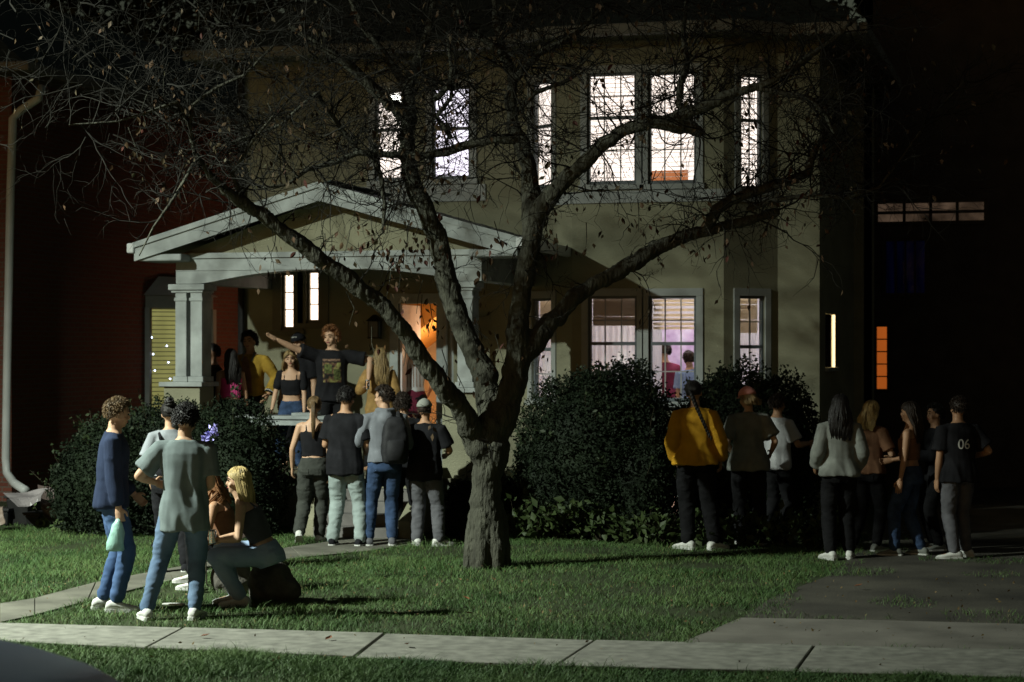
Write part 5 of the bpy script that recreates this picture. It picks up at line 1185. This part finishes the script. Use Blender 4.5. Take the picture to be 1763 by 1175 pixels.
# stones they sit on
def rock(label, c, r_, seed):
    b = MB(); b.ell(c, r_, nu=20, nv=14)
    def d(co): return .06 * noise(co * 5, seed) + .03 * noise(co * 12, seed + 1)
    o = link('rock', remesh(b, .02, 1, d), mat('stone', (.11, .10, .085), .95, .3, 6, .7, 50)); return tag(o, label, 'stone')
c = onD(470, 1018, 17.45); c.z = .13; rock('large dull boulder in the grass under the sitting blonde woman', c, (.25, .21, .22), 3)
c = onD(405, 1020, 18.15); c.z = .12; rock('smaller boulder behind the boulder of the blonde woman', c, (.20, .19, .20), 9)
# at the shrub
p = onD(298, 985, 19.7); p.z = 0
P5 = person('person with black straps over a pale grey tee, facing the left shrub', p, 1.70, 6, 'f', vox=.011, rh=(.20, .16, .98), lh=(-.24, .10, .93), top='tee', topm=ltee, hem=1.0, fit=1.1, trm=blk, hair='updo' if 0 else 'bun', hm=hk, shoem=blk, seed=14, facef=False, lp_=(-.6, -.8, 0))
b = MB()
for k in (1, -1): b.tube([P5['S'](k * .03, -.130, 1.16), P5['S'](k * .06, -.142, 1.28), P5['S'](k * .10, -.118, 1.40), P5['S'](k * .11, -.02, 1.462), P5['S'](k * .11, .10, 1.37)], [.014] * 5, 6, flat=.5)
b.build('strap', blk, P5['root'], local=True)
b = MB(); b.loft([[P5['S'](x * (.165), y * (.135), z) for x, y in [(math.cos(t), math.sin(t)) for t in np.linspace(0, 6.28, 17)[:-1]]] for z in (.98, 1.05, 1.13, 1.16)]); b.build('overall_bib', blk, P5['root'], local=True, smooth=True)

# --- group on the walk before the steps
gg = None
p, h = stand(533, 936, 684)
P6 = person('woman from behind in a black tank top with a long ponytail', p, h, -4, 'f', vox=.010, pelvis=(0, 0, .95), head=(0, -5, 0), rh=(.24, .02, .84), lh=(-.23, .12, .90), rf=(.10, .12, 0), lf=(-.10, -.16, .05), footpitch=(0, 35), top='tank', topm=blk, hem=1.05,
            trm=dkg, tfit=1.9, shoem=white, hair='pony', hairlen=.42, hm=hcb, sk='light', seed=17, facef=False, fold=1.4)
p, h = stand(597, 941, 668)
P7 = person('person from behind in a black tee and baggy pale jeans, before the steps', p, h, -14, vox=.010, rh=(.15, .26, 1.05), lh=(-.16, .26, 1.05), rp=(.45, -.6, -.8), lp_=(-.45, -.6, -.8), rf=(.16, 0, 0), lf=(-.16, -.02, 0), top='tee', topm=blk, hem=.80, fit=1.7, trm=jeanP, tfit=1.75, shoem=blk, hair='short', hm=hk, sk='tan', seed=20, fold=1.5, head=(-15, -5, 0), cuff=.03, facef=False)
p, h = stand(655, 941, 666)
P8 = person('person in a grey hoodie with a black backpack, head turned left, blue jeans', p, h, 12, vox=.0095, twist=8, head=(62, -4, 0), rh=(.20, .20, 1.12), lh=(-.20, .26, 1.15), rp=(.4, -.6, -.8), lp_=(-.5, -.6, -.8), rf=(.13, 0, 0), lf=(-.13, .02, 0), top='hoodie', topm=hood, hem=.93, fit=1.5, trm=jeanD, tfit=1.2, shoem=gry, hair='short', hm=hb_, seed=23)
# backpack on the right shoulder
bp = MB(); S8 = P8['S']; L8 = lambda x, y, z: W(P8, S8(x, y, z))
bpr = empty('backpack', L8(.07, -.24, 1.18), 'black backpack slung on the shoulder of the person in the grey hoodie', 'backpack')
b = MB(); rings = []
for z, a_, b_ in ((.92, .10, .05), (.94, .135, .085), (1.05, .150, .105), (1.2, .145, .10), (1.32, .125, .085), (1.40, .09, .055), (1.42, .05, .03)):
    rings.append([L8(.075 + a_ * math.copysign(abs(math.cos(t)) ** .6, math.cos(t)), -.225 + b_ * math.copysign(abs(math.sin(t)) ** .6, math.sin(t)), z) for t in np.linspace(0, 6.28, 21)[:-1]])
b.loft(rings); bkm = cloth('black_nylon', (.022, .022, .024), .2, .6); me = remesh(b, .012, 2, lambda co: .006 * noise(co * 14, 2)); link('bag_body', me, bkm, bpr); me.transform(Matrix.Translation(-bpr.location))
b = MB(); rings = []
for z, a_, b_ in ((.95, .08, .02), (.97, .105, .05), (1.08, .11, .055), (1.16, .10, .045), (1.18, .08, .02)): rings.append([L8(.075 + a_ * math.cos(t), -.315 + b_ * math.sin(t), z) for t in np.linspace(0, 6.28, 17)[:-1]])
b.loft(rings); b.build('pocket', bkm, bpr, smooth=True)
for k in (1, -1):
    b = MB(); b.tube([L8(.075 + k * .07, -.15, 1.36), L8(.05 + k * .085, -.06, 1.475), L8(.03 + k * .10, .05, 1.45), L8(.03 + k * .10, .13, 1.33), L8(.06 + k * .10, .12, 1.15), L8(.075 + k * .09, -.12, 1.0)], [.020, .022, .022, .020, .014, .012], 8, flat=.35); b.build('strap', bkm, bpr, smooth=True)
p, h = stand(700, 926, 680)
P9 = person('person with messy brown hair in dark clothes, half hidden between backpack and grey cap', p, h, 4, vox=.012, rh=(.12, .26, 1.1), lh=(-.15, .2, 1.0), top='long', topm=blk, hem=.86, fit=1.3, trm=blk2, shoem=blk, hair='messy', hm=hb_, seed=26, facef=False)
p, h = stand(735, 940, 689)
P10 = person('person from behind in a grey cap, black tee and grey trousers beside the tree trunk', p, h, -10, vox=.010, rh=(.18, .30, 1.08), lh=(-.17, .28, 1.05), rp=(.6, -.6, -.6), lp_=(-.5, -.6, -.8), rf=(.15, .0, 0), lf=(-.13, .02, 0), ryaw=-55, lyaw=30, top='tee', topm=blk, hem=.80, fit=1.7, trm=gry, tfit=2.0, shoem=white, hair='cap', hm=hb_, cap=(capg, 'front'), sk='tan', seed=29, fold=1.3, cuff=.05, facef=False)
# dark curved mark on the side of the white shoe
A = P10['an'][1]; a = R(-55); X_ = Vector((math.cos(a), math.sin(a), 0)); Y_ = Vector((-math.sin(a), math.cos(a), 0)); b = MB()
pts = [A + Vector((0, 0, -.085)) + X_ * (.047) + Y_ * y + Vector((0, 0, z)) for y, z in ((.10, .045), (.05, .034), (.0, .045), (-.05, .075))]
b.tube(pts, [.002, .008, .007, .002], 6, flat=.4); 
b.build('logo_mark', blk, [c for c in P10['root'].children if c.name.startswith('shoe')][0], local=True)

# --- on the porch
Z = FL
def porch(u, vtop, Y): return stand(u, 0, vtop, Y, FL)
p, h = porch(369, 594, 24.3); P11 = person('person with black hair in a black top, leftmost on the porch beside the pier', p, h, 120, vox=.012, top='long', topm=blk, hem=.9, trm=blk2, hair='short', hm=hk, sk='deep', seed=31, head=(20, 0, 0))
p, h = porch(402, 602, 24.0); P12 = person('woman in a pink strappy top with long black hair on the porch', p, h, 25, 'f', vox=.012, top='tank', topm=pink, hem=1.06, trm=blk2, hair='long', hairlen=.38, hm=hk, sk='tan', seed=33, rh=(.23, .08, .85), facef=False)
p, h = porch(438, 573, 24.5); P13 = person('person in a yellow jacket with black cuffs and dark hair on the porch', p, h, 165, vox=.011, top='long', topm=gold, hem=.95, fit=1.5, trm=blk2, hair='messy', hm=hk, sk='tan', seed=35, rh=(.12, .20, 1.12), lh=(-.24, .12, .96), lp_=(-.6, -.5, -.3))
b = MB(); S13 = P13['S']
b.loft([[S13(x, y, z) for x, y in ((-w2, .135 + .01), (w2, .135 + .01), (w2, .155), (-w2, .155))] for z, w2 in ((.98, .07), (1.2, .075), (1.38, .05), (1.46, .02))]); b.build('undershirt', brn, P13['root'], local=True)
for k in (1, -1):
    b = MB(); e_ = P13['el'][k].lerp(P13['wr'][k], .80); f_ = P13['el'][k].lerp(P13['wr'][k], .93); b.tube([e_, f_], [.062, .056], 12, cap='flat'); b.build('cuff', blk, P13['root'], local=True, smooth=True)
    b = MB(); e_ = P13['el'][k].lerp(P13['wr'][k], .84); f_ = P13['el'][k].lerp(P13['wr'][k], .865); b.tube([e_, f_], [.064, .063], 12, cap='flat'); b.build('cuff_stripe', white, P13['root'], local=True, smooth=True)
b = MB(); b.tube([S13(-.07, .12, 1.40), S13(-.075, .02, 1.50), S13(0, -.07, 1.505), S13(.075, .02, 1.50), S13(.07, .12, 1.40)], [.014, .02, .02, .02, .014], 8, flat=.5); b.build('collar', lgr, P13['root'], local=True, smooth=True)
p, h = porch(497, 604, 23.95+.22); P14 = person('blonde woman in a black crop top behind the porch table', p, h, 178, 'f', vox=.010, lean=6, top='crop', topm=blk, hem=1.12, trm=jeanD, tfit=1.0, hair='long', hairlen=.27, hm=hdb, sk='light', seed=37, rh=(.24, .16, .80), lh=(-.25, .14, .82), grip='open', rp=(.4, -.6, -.2), lp_=(-.4, -.6, -.2))
b = MB()
for k in (1, -1): b = MB(); b.tube([P14['sh'][k].lerp(P14['el'][k], -.05), P14['sh'][k].lerp(P14['el'][k], .35), P14['sh'][k].lerp(P14['el'][k], .62)], [.062, .066, .064], 12); link('sleeve', remesh(b, .012, 2, lambda co: .006 * noise(co * 16, 3)), blk, P14['root'])

p, h = porch(513, 575, 25.0); P15 = person('person in a black cap with white lettering, behind the blonde woman on the porch', p, h, 160, vox=.012, top='tee', topm=blk, trm=blk2, hair='cap', hm=hk, cap=(capb, 'front'), sk='light', seed=39)
b = MB(); Mh = P15['Mh']
for i in range(5): x = -.034 + i * .016; b.tube([Mh @ Vector((x, .116 - abs(x) * .3, 1.705)), Mh @ Vector((x + .006, .110 - abs(x) * .3, 1.722))], .0035, 5, cap='flat')
b.build('cap_lettering', white, [c for c in P15['root'].children if c.name.startswith('cap')][0], local=True)
p, h = porch(575, 564, 24.2); P16 = person('tall red-haired person in a black poster tee with arms spread on the porch', p, h, 190, vox=.010, top='tee', topm=blk, hem=.86, fit=1.8, trm=blk2, hair='messy', hm=hr, sk='light', seed=41, head=(-35, -6, 0), rh=(.70, .14, 1.60), rp=(.3, -.3, -1), lh=(-.40, .22, 1.12), lp_=(-1, 0, .5), grip=('open', 'hold'))
S16 = P16['S']; prm = mat('shirt_print', (.02, .02, .02), .9, .1, 4, 0)
t = prm.node_tree; cr = [n for n in t.nodes if n.type == 'VALTORGB'][0]; nz = [n for n in t.nodes if n.type == 'TEX_NOISE'][0]; nz.inputs['Scale'].default_value = 14
cr.color_ramp.elements[0].color = (.015, .015, .012, 1); cr.color_ramp.elements[1].color = (.28, .27, .09, 1); e_ = cr.color_ramp.elements.new(.5); e_.color = (.12, .06, .04, 1); cr.color_ramp.elements[0].position = .42; cr.color_ramp.elements[2].position = .62
me_ = [c for c in P16['root'].children if c.name.startswith('shirt')][0].data
def decal(P, me_, x0, x1, z0, z1, name, m, nx=8, nz_=8, dirn=1, off=.003):
    bvh = BVHTree.FromPolygons([v.co for v in me_.vertices], [tuple(q.vertices) for q in me_.polygons]); V = []
    for j in range(nz_ + 1):
        for i in range(nx + 1):
            a = P['S'](x0 + (x1 - x0) * i / nx, .5 * dirn, z0 + (z1 - z0) * j / nz_); c = P['S'](x0 + (x1 - x0) * i / nx, 0, z0 + (z1 - z0) * j / nz_)
            hit = bvh.ray_cast(a, (c - a).normalized()); q = hit[0] if hit[0] is not None else c; V.append(q - (c - a).normalized() * off)
    mb = MB(); mb.add(V, [(j * (nx + 1) + i, j * (nx + 1) + i + 1, (j + 1) * (nx + 1) + i + 1, (j + 1) * (nx + 1) + i) for j in range(nz_) for i in range(nx)])
    return mb.build(name, m, P['root'], local=True)
decal(P16, me_, -.11, .11, 1.09, 1.33, 'shirt_print', prm)
decal(P16, me_, -.105, .105, 1.345, 1.375, 'shirt_print', cloth('print_red', (.16, .10, .07), .5, sc_=60), 12, 2)
for x0, x1, z0, z1 in ((-.10, -.02, 1.12, 1.25), (.0, .09, 1.20, 1.31)): decal(P16, me_, x0, x1, z0, z1, 'shirt_print', cloth('print_green', (.17, .20, .07), .6, c2=(.02, .02, .01), sc_=30), 5, 5, off=.005)
w_ = W(P16, P16['wr'][-1] + (P16['wr'][-1] - P16['el'][-1]).normalized() * .07)
can('drink_can', 'small bright drink can in the lowered hand of the red-haired person', w_ + Vector((0, -.03, -.06)), alu, r_=.03)
p, h = porch(650, 600, 24.35); P17 = person('person in a loose tan top with cat ears, left of the doorway', p, h, 15, 'f', vox=.011, top='long', topm=tanm, hem=.80, fit=2.0, trm=blk2, hair='long', hairlen=.42, hm=hdb, sk='tan', seed=44, rh=(.25, .04, .88), lh=(-.13, .20, 1.36), lp_=(-.4, -.2, -.9), facef=False)
b = MB(); Mh = P17['Mh']
for k in (1, -1): b = MB(); b.hexa([Mh @ Vector(q_) for q_ in ((k * .03, -.02, 1.75), (k * .07, -.02, 1.735), (k * .06, .01, 1.74))], [Mh @ Vector(q_) for q_ in ((k * .062, -.01, 1.81), (k * .066, -.01, 1.81), (k * .064, -.005, 1.81))]); b.build('cat_ear', cloth('ear_tan', (.22, .12, .05)), P17['root'], local=True)
p, h = stand(716, 0, 585, 26.25, FL); P18 = person('red-haired person in striped white top and dark red skirt in the lit doorway', p, h, 5, 'f', vox=.011, top='tee', topm=wht2, hem=1.02, fit=1.2, trm=blk2, hair='bun', hm=hr, sk='light', seed=46, rh=(.2, .2, 1.0), facef=False)
b = MB(); S18 = P18['S']; b.loft([[S18(math.cos(t) * a_, math.sin(t) * a_ * .75, z) for t in np.linspace(0, 6.28, 21)[:-1]] for z, a_ in ((.66, .23), (.85, .205), (1.0, .165), (1.04, .155))]); b.build('skirt', maroon, P18['root'], local=True, smooth=True)
sh18 = [c for c in P18['root'].children if c.name.startswith('shirt')][0].data
for i in range(5): decal(P18, sh18, -.10 + i * .045, -.09 + i * .045, 1.08, 1.40, 'stripe', cloth('brown_stripe', (.22, .10, .05)), 1, 10, -1)

# --- inside the bay window
p, h = stand(1150, 0, 592, 27.4, FL); person('person in maroon standing with their back to the lower bay window, inside', p, h, 25, vox=.012, top='tee', topm=maroon, trm=blk2, hair='short', hm=hb_, seed=51, facef=False, fit=1.4)
p, h = stand(1192, 0, 606, 27.0, FL); person('person in pale blue inside the room, right of the one in maroon', p, h, 20, vox=.012, top='tee', topm=cloth('pale_blue', (.25, .35, .6)), trm=blk2, hair='short', hm=hb_, seed=53, facef=False, fit=1.5)

# --- right group
p, h = stand(1205, 947, 657)
P20 = person('person in a mustard yellow sweatshirt with a long dark braid on the lawn', p, h, -2, 'f', vox=.010, rh=(.22, .10, .92), lh=(-.23, .10, .92), lp_=(-.4, -.6, -.6), rp=(.4, -.6, -.6), rf=(.15, .0, 0), lf=(-.12, .04, 0), ryaw=-50, lyaw=45, top='long', topm=yel, hem=.90, fit=2.6, trm=blk2, tfit=2.3, shoem=white, hair='braid', hairlen=.45, hm=hk, sk='tan', seed=55, fold=1.1, cuff=.10, facef=False)
p, h = stand(1293, 938, 668)
P21 = person('person in a pink cap and grey tee, next to the yellow sweatshirt', p, h, -8, 'f', vox=.011, top='tee', topm=lgr, hem=.84, fit=2.5, trm=blk2, tfit=2.0, shoem=blk, hair='long', hairlen=.10, hm=hdb, cap=(capp, 'front'), sk='light', seed=57, facef=False, head=(30, -8, 0), rh=(.22, .18, 1.02), lh=(-.20, .18, 1.0), lp_=(-.4, -.6, -.6))
p, h = stand(1338, 928, 680)
P22 = person('person in a white tee facing right, half behind the pink cap', p, h, -55, vox=.012, top='tee', topm=wht2, hem=.86, fit=1.5, trm=blk2, shoem=lgr, hair='short', hm=hb_, sk='tan', seed=59, rh=(.2, .34, 1.16), rp=(.4, -1, -.3))
p, h = stand(1442, 963, 680)
P23 = person('woman with long black hair in a light grey sweater and black trousers', p, h, 4, 'f', vox=.011, top='long', topm=lgr, hem=.90, fit=1.9, trm=blk2, tfit=1.7, shoem=white, hair='long', hairlen=.36, hm=hk, seed=61, rf=(.13, 0, 0), lf=(-.09, -.06, 0), facef=False, lh=(-.2, .16, .98), rh=(.22, .10, .95), lp_=(-.3, -.6, -.6), rp=(.3, -.6, -.6), sk='tan', ryaw=-20, lyaw=20)
p, h = stand(1492, 950, 691)
P24 = person('blonde person in a brown top, right behind the light grey sweater', p, h, -40, 'f', vox=.012, top='tee', topm=brn, hem=.92, trm=blk2, shoem=lgr, hair='long', hairlen=.22, hm=hbl, seed=63, rh=(.2, .28, 1.1), facef=False)
p, h = stand(1566, 958, 693)
P25 = person('woman with long dark hair in ripped blue jeans, in the shade on the right', p, h, 60, 'f', vox=.012, top='crop', topm=brn, hem=1.1, trm=jeanD, tfit=1.2, shoem=lgr, hair='long', hairlen=.34, hm=hb_, seed=65, rh=(.16, .26, 1.08), sk='tan', lf=(-.1, .14, 0), rf=(.12, -.10, 0))
p, h = stand(1610, 948, 697)
P26 = person('person in black facing left, between the ripped jeans and the numbered shirt', p, h, 95, vox=.012, top='long', topm=blk, trm=blk2, shoem=lgr, hair='short', hm=hk, seed=67, sk='tan', rh=(.16, .32, 1.12), lh=(-.1, .34, 1.15))
p, h = stand(1652, 962, 685)
P27 = person('person in a black shirt numbered 06 and grey jeans, rightmost on the lawn', p, h, 12, vox=.011, top='tee', topm=blk, hem=.84, fit=1.9, trm=gry, tfit=1.3, shoem=white, hair='short', hm=hb_, seed=69, sk='tan', rf=(.10, .05, 0), lf=(-.10, -.10, 0), lyaw=70, ryaw=60, rh=(.26, .18, 1.10), rp=(.5, -.5, -.6), facef=False)
cu = bpy.data.curves.new('num', 'FONT'); cu.body = '06'; cu.size = .15; cu.align_x = 'CENTER'; cu.extrude = .001
to = bpy.data.objects.new('num', cu); col.objects.link(to); dg = bpy.context.evaluated_depsgraph_get(); tm = bpy.data.meshes.new_from_object(to.evaluated_get(dg)); bpy.data.objects.remove(to)
bvh = [c for c in P27['root'].children if c.name.startswith('shirt')][0].data; tree_ = BVHTree.FromPolygons([v.co for v in bvh.vertices], [tuple(q.vertices) for q in bvh.polygons])
for v in tm.vertices:
    a = P27['S'](v.co.x, -.5, 1.20 + v.co.y); c = P27['S'](v.co.x, 0, 1.20 + v.co.y); hit = tree_.ray_cast(a, (c - a).normalized()); q = hit[0] if hit[0] is not None else c; v.co = q - (c - a).normalized() * (.006 + v.co.z)
link('shirt_number', tm, white, P27['root'])

# ================================================================== SMALL THINGS
c = onZ(263, 946); c.z = .035
o = can('drink_can', 'small shiny can lying in the grass between the two standing people on the left', c, alu, lay=(R(82), 0, 1.0))
q = onZ(300, 1049); b = MB(); b.box(q.x - .10, q.x + .09, q.y - .03, q.y + .03, .035, .05); o = b.build('small_board', white, bevel=.004); tag(o, 'narrow white board lying in the grass between two sneakers', 'board')
# lilac paper flower on a stem
fc = onD(361, 748, 18.6); fr = empty('lilac_flower', (fc.x, fc.y, 0), 'frilly lilac flower on a tall stem, right of the curly head', 'flower')
b = MB(); b.tube([Vector((fc.x - .03, fc.y, 0)), Vector((fc.x - .06, fc.y, .8)), fc - Vector((.05, 0, .08)), fc], [.008, .007, .006, .005], 6, cap='flat'); b.build('stem', M['stem'], fr)
g = np.random.default_rng(5); pp = [fc + Vector(tuple(g.normal(0, .02, 3))) + Vector((C_, S_, 1)) * g.uniform(-.05, .06) for _ in range(60)]
leafcloud('petals', pp, mat('lilac_petal', (.36, .33, .75), .6, .2, 9), fr, (.03, .05), hang=False, seed=2)
# bins and crumpled sheets by the brick house
def crumple(label, pts, seed, m):
    c = Vector((sum(p.x for p in pts) / 4, sum(p.y for p in pts) / 4, 0)); n_ = 9; b = MB(); V = []
    for j in range(n_ + 1):
        for i in range(n_ + 1):
            s, t_ = i / n_, j / n_; p = (pts[0] * (1 - s) + pts[1] * s) * (1 - t_) + (pts[3] * (1 - s) + pts[2] * s) * t_; V.append(p)
    nn = noise(np.array([tuple(v) for v in V]) * 5, seed) * .12
    V = [v + Vector((0, -float(k_), float(k_) * .6)) for v, k_ in zip(V, nn)]; V2 = [v + Vector((0, .01, 0)) for v in V]
    q_ = [(j * (n_ + 1) + i, j * (n_ + 1) + i + 1, (j + 1) * (n_ + 1) + i + 1, (j + 1) * (n_ + 1) + i) for j in range(n_) for i in range(n_)]
    b.add(V + V2, q_ + [tuple(k2 + len(V) for k2 in f_[::-1]) for f_ in q_]); return tag(b.build('crumpled_sheet', m), label, 'plastic sheet')
cr1 = mat('dull_plastic', (.20, .18, .18), .4, .15, 5, .4, 20); D_ = 25.2
crumple('pale crumpled plastic sheet draped over the black bin', [onD(28, 870, 24.0), onD(75, 868, 24.2), onD(95, 838, 24.6), onD(2, 846, 24.5)], 1, cr1)
crumple('dull brown crumpled sheet right of the black bin', [onD(72, 885, 24.4), onD(92, 900, 24.4), onD(112, 842, 24.9), onD(62, 832, 25.0)], 2, mat('brown_plastic', (.12, .09, .08), .5, .15, 5, .4, 20))
crumple('small pale sheet at the left edge behind the black bin', [onD(-20, 905, 24.0), onD(8, 900, 24.0), onD(10, 870, 24.4), onD(-20, 872, 24.4)], 3, mat('tan_plastic', (.20, .15, .12), .5, .15, 5, .4, 20))
def bin_(label, u0, u1, vt, Y):
    x0, x1 = XY(u0, Y), XY(u1, Y); z = ZY(u0, vt, Y); r = empty('bin', ((x0 + x1) / 2, Y, 0), label, 'bin'); b = MB()
    b.hexa([(x0 + .03, Y - .2, 0), (x1 - .03, Y - .2, 0), (x1 - .03, Y + .2, 0), (x0 + .03, Y + .2, 0)], [(x0, Y - .24, z - .04), (x1, Y - .24, z - .04), (x1, Y + .24, z - .04), (x0, Y + .24, z - .04)]); b.build('bin_body', M['black'], r, bevel=.02)
    b = MB(); b.box(x0 - .02, x1 + .02, Y - .26, Y + .26, z - .039, z); b.build('rim', M['black'], r, bevel=.008)
bin_('taller square black bin below the end of the downspout', 26, 64, 851, 22.7); bin_('shorter black bin left of the square bin', 8, 30, 873, 22.6); bin_('low black bin right of the square bin', 58, 84, 880, 22.6)
# fallen leaves
fm = MB(); fm.add([(0, 0, .0), (.02, .012, .012), (.045, .0, .006), (.07, .005, .02), (.045, -.022, .012), (.02, -.02, .008)], [(0, 1, 2), (1, 3, 2), (0, 2, 5), (2, 3, 4), (5, 2, 4)]); fme = fm.mesh('fallen_leaf'); fme.materials.append(mat('fallen_leaf', (.18, .07, .03), .7, .3, 9))
for i, (u, v, lab) in enumerate([(344, 1106, 'curled brown leaf lying on the pavement below the seated group'), (560, 1112, 'small brown leaf on the pavement, right of the slab joint'), (808, 1041, 'pale brown leaf in the grass below the tree trunk'), (815, 1066, 'brown leaf near the edge of the pavement below the trunk'), (700, 1120, 'brown leaf on the grass edge of the pavement'), (1470, 1018, 'leaf on the dark driveway')]):
    p = onZ(u, v); o = bpy.data.objects.new('fallen_leaf', fme); col.objects.link(o); o.location = (p.x, p.y, .045); o.rotation_euler = (0, 0, i * 1.3); o.scale = (1.2,) * 3; tag(o, lab, 'leaf')

g = np.random.default_rng(77); n_ = 700; lx_ = g.uniform(-9.5, 1.5, n_); ly_ = g.uniform(12.6, 19.5, n_)
on_walk = (ly_ > 13.2) & (ly_ < 15.2); keep = ~on_walk | (g.random(n_) < .35)
tag(leafcloud('leaf_litter', [Vector((x, y, .036 + (.012 if not w2 else 0))) for x, y, w2, k2 in zip(lx_, ly_, on_walk, keep) if k2], mat('litter', (.09, .05, .025), .8, .5, 9, 0, col2=(.20, .15, .06)), None, (.014, .034), hang=False, seed=3), 'bits of dry leaf and debris scattered over grass and pavement', 'leaf litter')
# ================================================================== CAR in the lower left corner
cx1 = -3.78; cyc = 7.05; paint = mat('black_car_paint', (.012, .013, .018), .12, .05, 3, 0, spec=.8); paint.node_tree.nodes['Principled BSDF'].inputs['Coat Weight'].default_value = 1
car = empty('parked_car', (cx1 - 2.3, cyc, -.13), 'black car at the lower left corner, only its rounded bonnet in view', 'car')
prof = [(0, .30, .55), (-.03, .26, .66), (-.12, .24, .74), (-.35, .22, .86), (-.75, .21, .94), (-1.15, .21, .99), (-1.25, .21, 1.0), (-3.6, .22, 1.02), (-4.3, .24, .98), (-4.55, .28, .80), (-4.6, .34, .6)]
b = MB(); rings = []
for x, z0, z1 in prof:
    k_ = 1 if -4.3 < x < -.2 else .9; hwid = .90 * k_
    rings.append([(cx1 + x, cyc - hwid * .96, z0), (cx1 + x, cyc - hwid, (z0 + z1) / 2), (cx1 + x, cyc - hwid * .93, z1 - .12), (cx1 + x, cyc - hwid * .80, z1 - .03), (cx1 + x, cyc, z1), (cx1 + x, cyc + hwid * .80, z1 - .03), (cx1 + x, cyc + hwid * .93, z1 - .12), (cx1 + x, cyc + hwid, (z0 + z1) / 2), (cx1 + x, cyc + hwid * .96, z0)])
b.loft(rings); body = b.build('body', paint, car, smooth=True); sb = body.modifiers.new('s', 'SUBSURF'); sb.levels = sb.render_levels = 2
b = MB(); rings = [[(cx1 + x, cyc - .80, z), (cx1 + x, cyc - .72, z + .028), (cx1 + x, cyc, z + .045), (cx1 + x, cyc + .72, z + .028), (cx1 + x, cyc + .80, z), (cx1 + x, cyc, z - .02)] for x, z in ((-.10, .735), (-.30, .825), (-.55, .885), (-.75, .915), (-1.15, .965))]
b.loft(rings); b.build('bonnet', mat('bonnet_highlight', (.62, .70, .85), .3, .04, 3, 0, spec=.7), car, smooth=True)  # pale slab on the black bonnet, its colour standing in for a highlight
b = MB(); rings = [[(cx1 + x, cyc - w2, 1.0), (cx1 + x, cyc - w2 * k2, z), (cx1 + x, cyc + w2 * k2, z), (cx1 + x, cyc + w2, 1.0)] for x, w2, k2, z in ((-1.2, .80, .98, 1.06), (-1.9, .80, .80, 1.52), (-3.0, .80, .80, 1.56), (-3.9, .78, .85, 1.10))]
b.loft(rings); b.build('cabin_glass', mat('car_glass', (.02, .022, .025), .05, .05, 3, 0, spec=.8), car, bevel=.03)
b = MB(); rings = [[(cx1 + x, cyc - w2, z), (cx1 + x, cyc + w2, z), (cx1 + x, cyc + w2, z + .03), (cx1 + x, cyc - w2, z + .03)] for x, w2, z in ((-1.88, .64, 1.515), (-2.4, .66, 1.565), (-3.05, .64, 1.555))]; b.loft(rings); b.build('roof', paint, car, bevel=.01)
tyre = mat('tyre', (.015, .015, .015), .9); 
for x in (-.95, -3.6):
    for sgn in (-1, 1):
        y = cyc + sgn * .80; b = MB(); b.tube([(cx1 + x, y - .10, .20), (cx1 + x, y + .10, .20)], [.33, .33], 24, cap='flat'); w_ = b.build('wheel', tyre, car, smooth=False, bevel=.02)
        b = MB(); b.tube([(cx1 + x, y + sgn * .101, .20), (cx1 + x, y + sgn * .115, .20)], [.21, .19], 20, cap='flat'); b.build('rim', alu, w_)
for sgn in (-1, 1): b = MB(); b.ell((cx1 - .13, cyc + sgn * .62, .66), (.06, .16, .07)); b.build('headlight', M['glass'], car, smooth=True)
print('objects', len(bpy.data.objects))
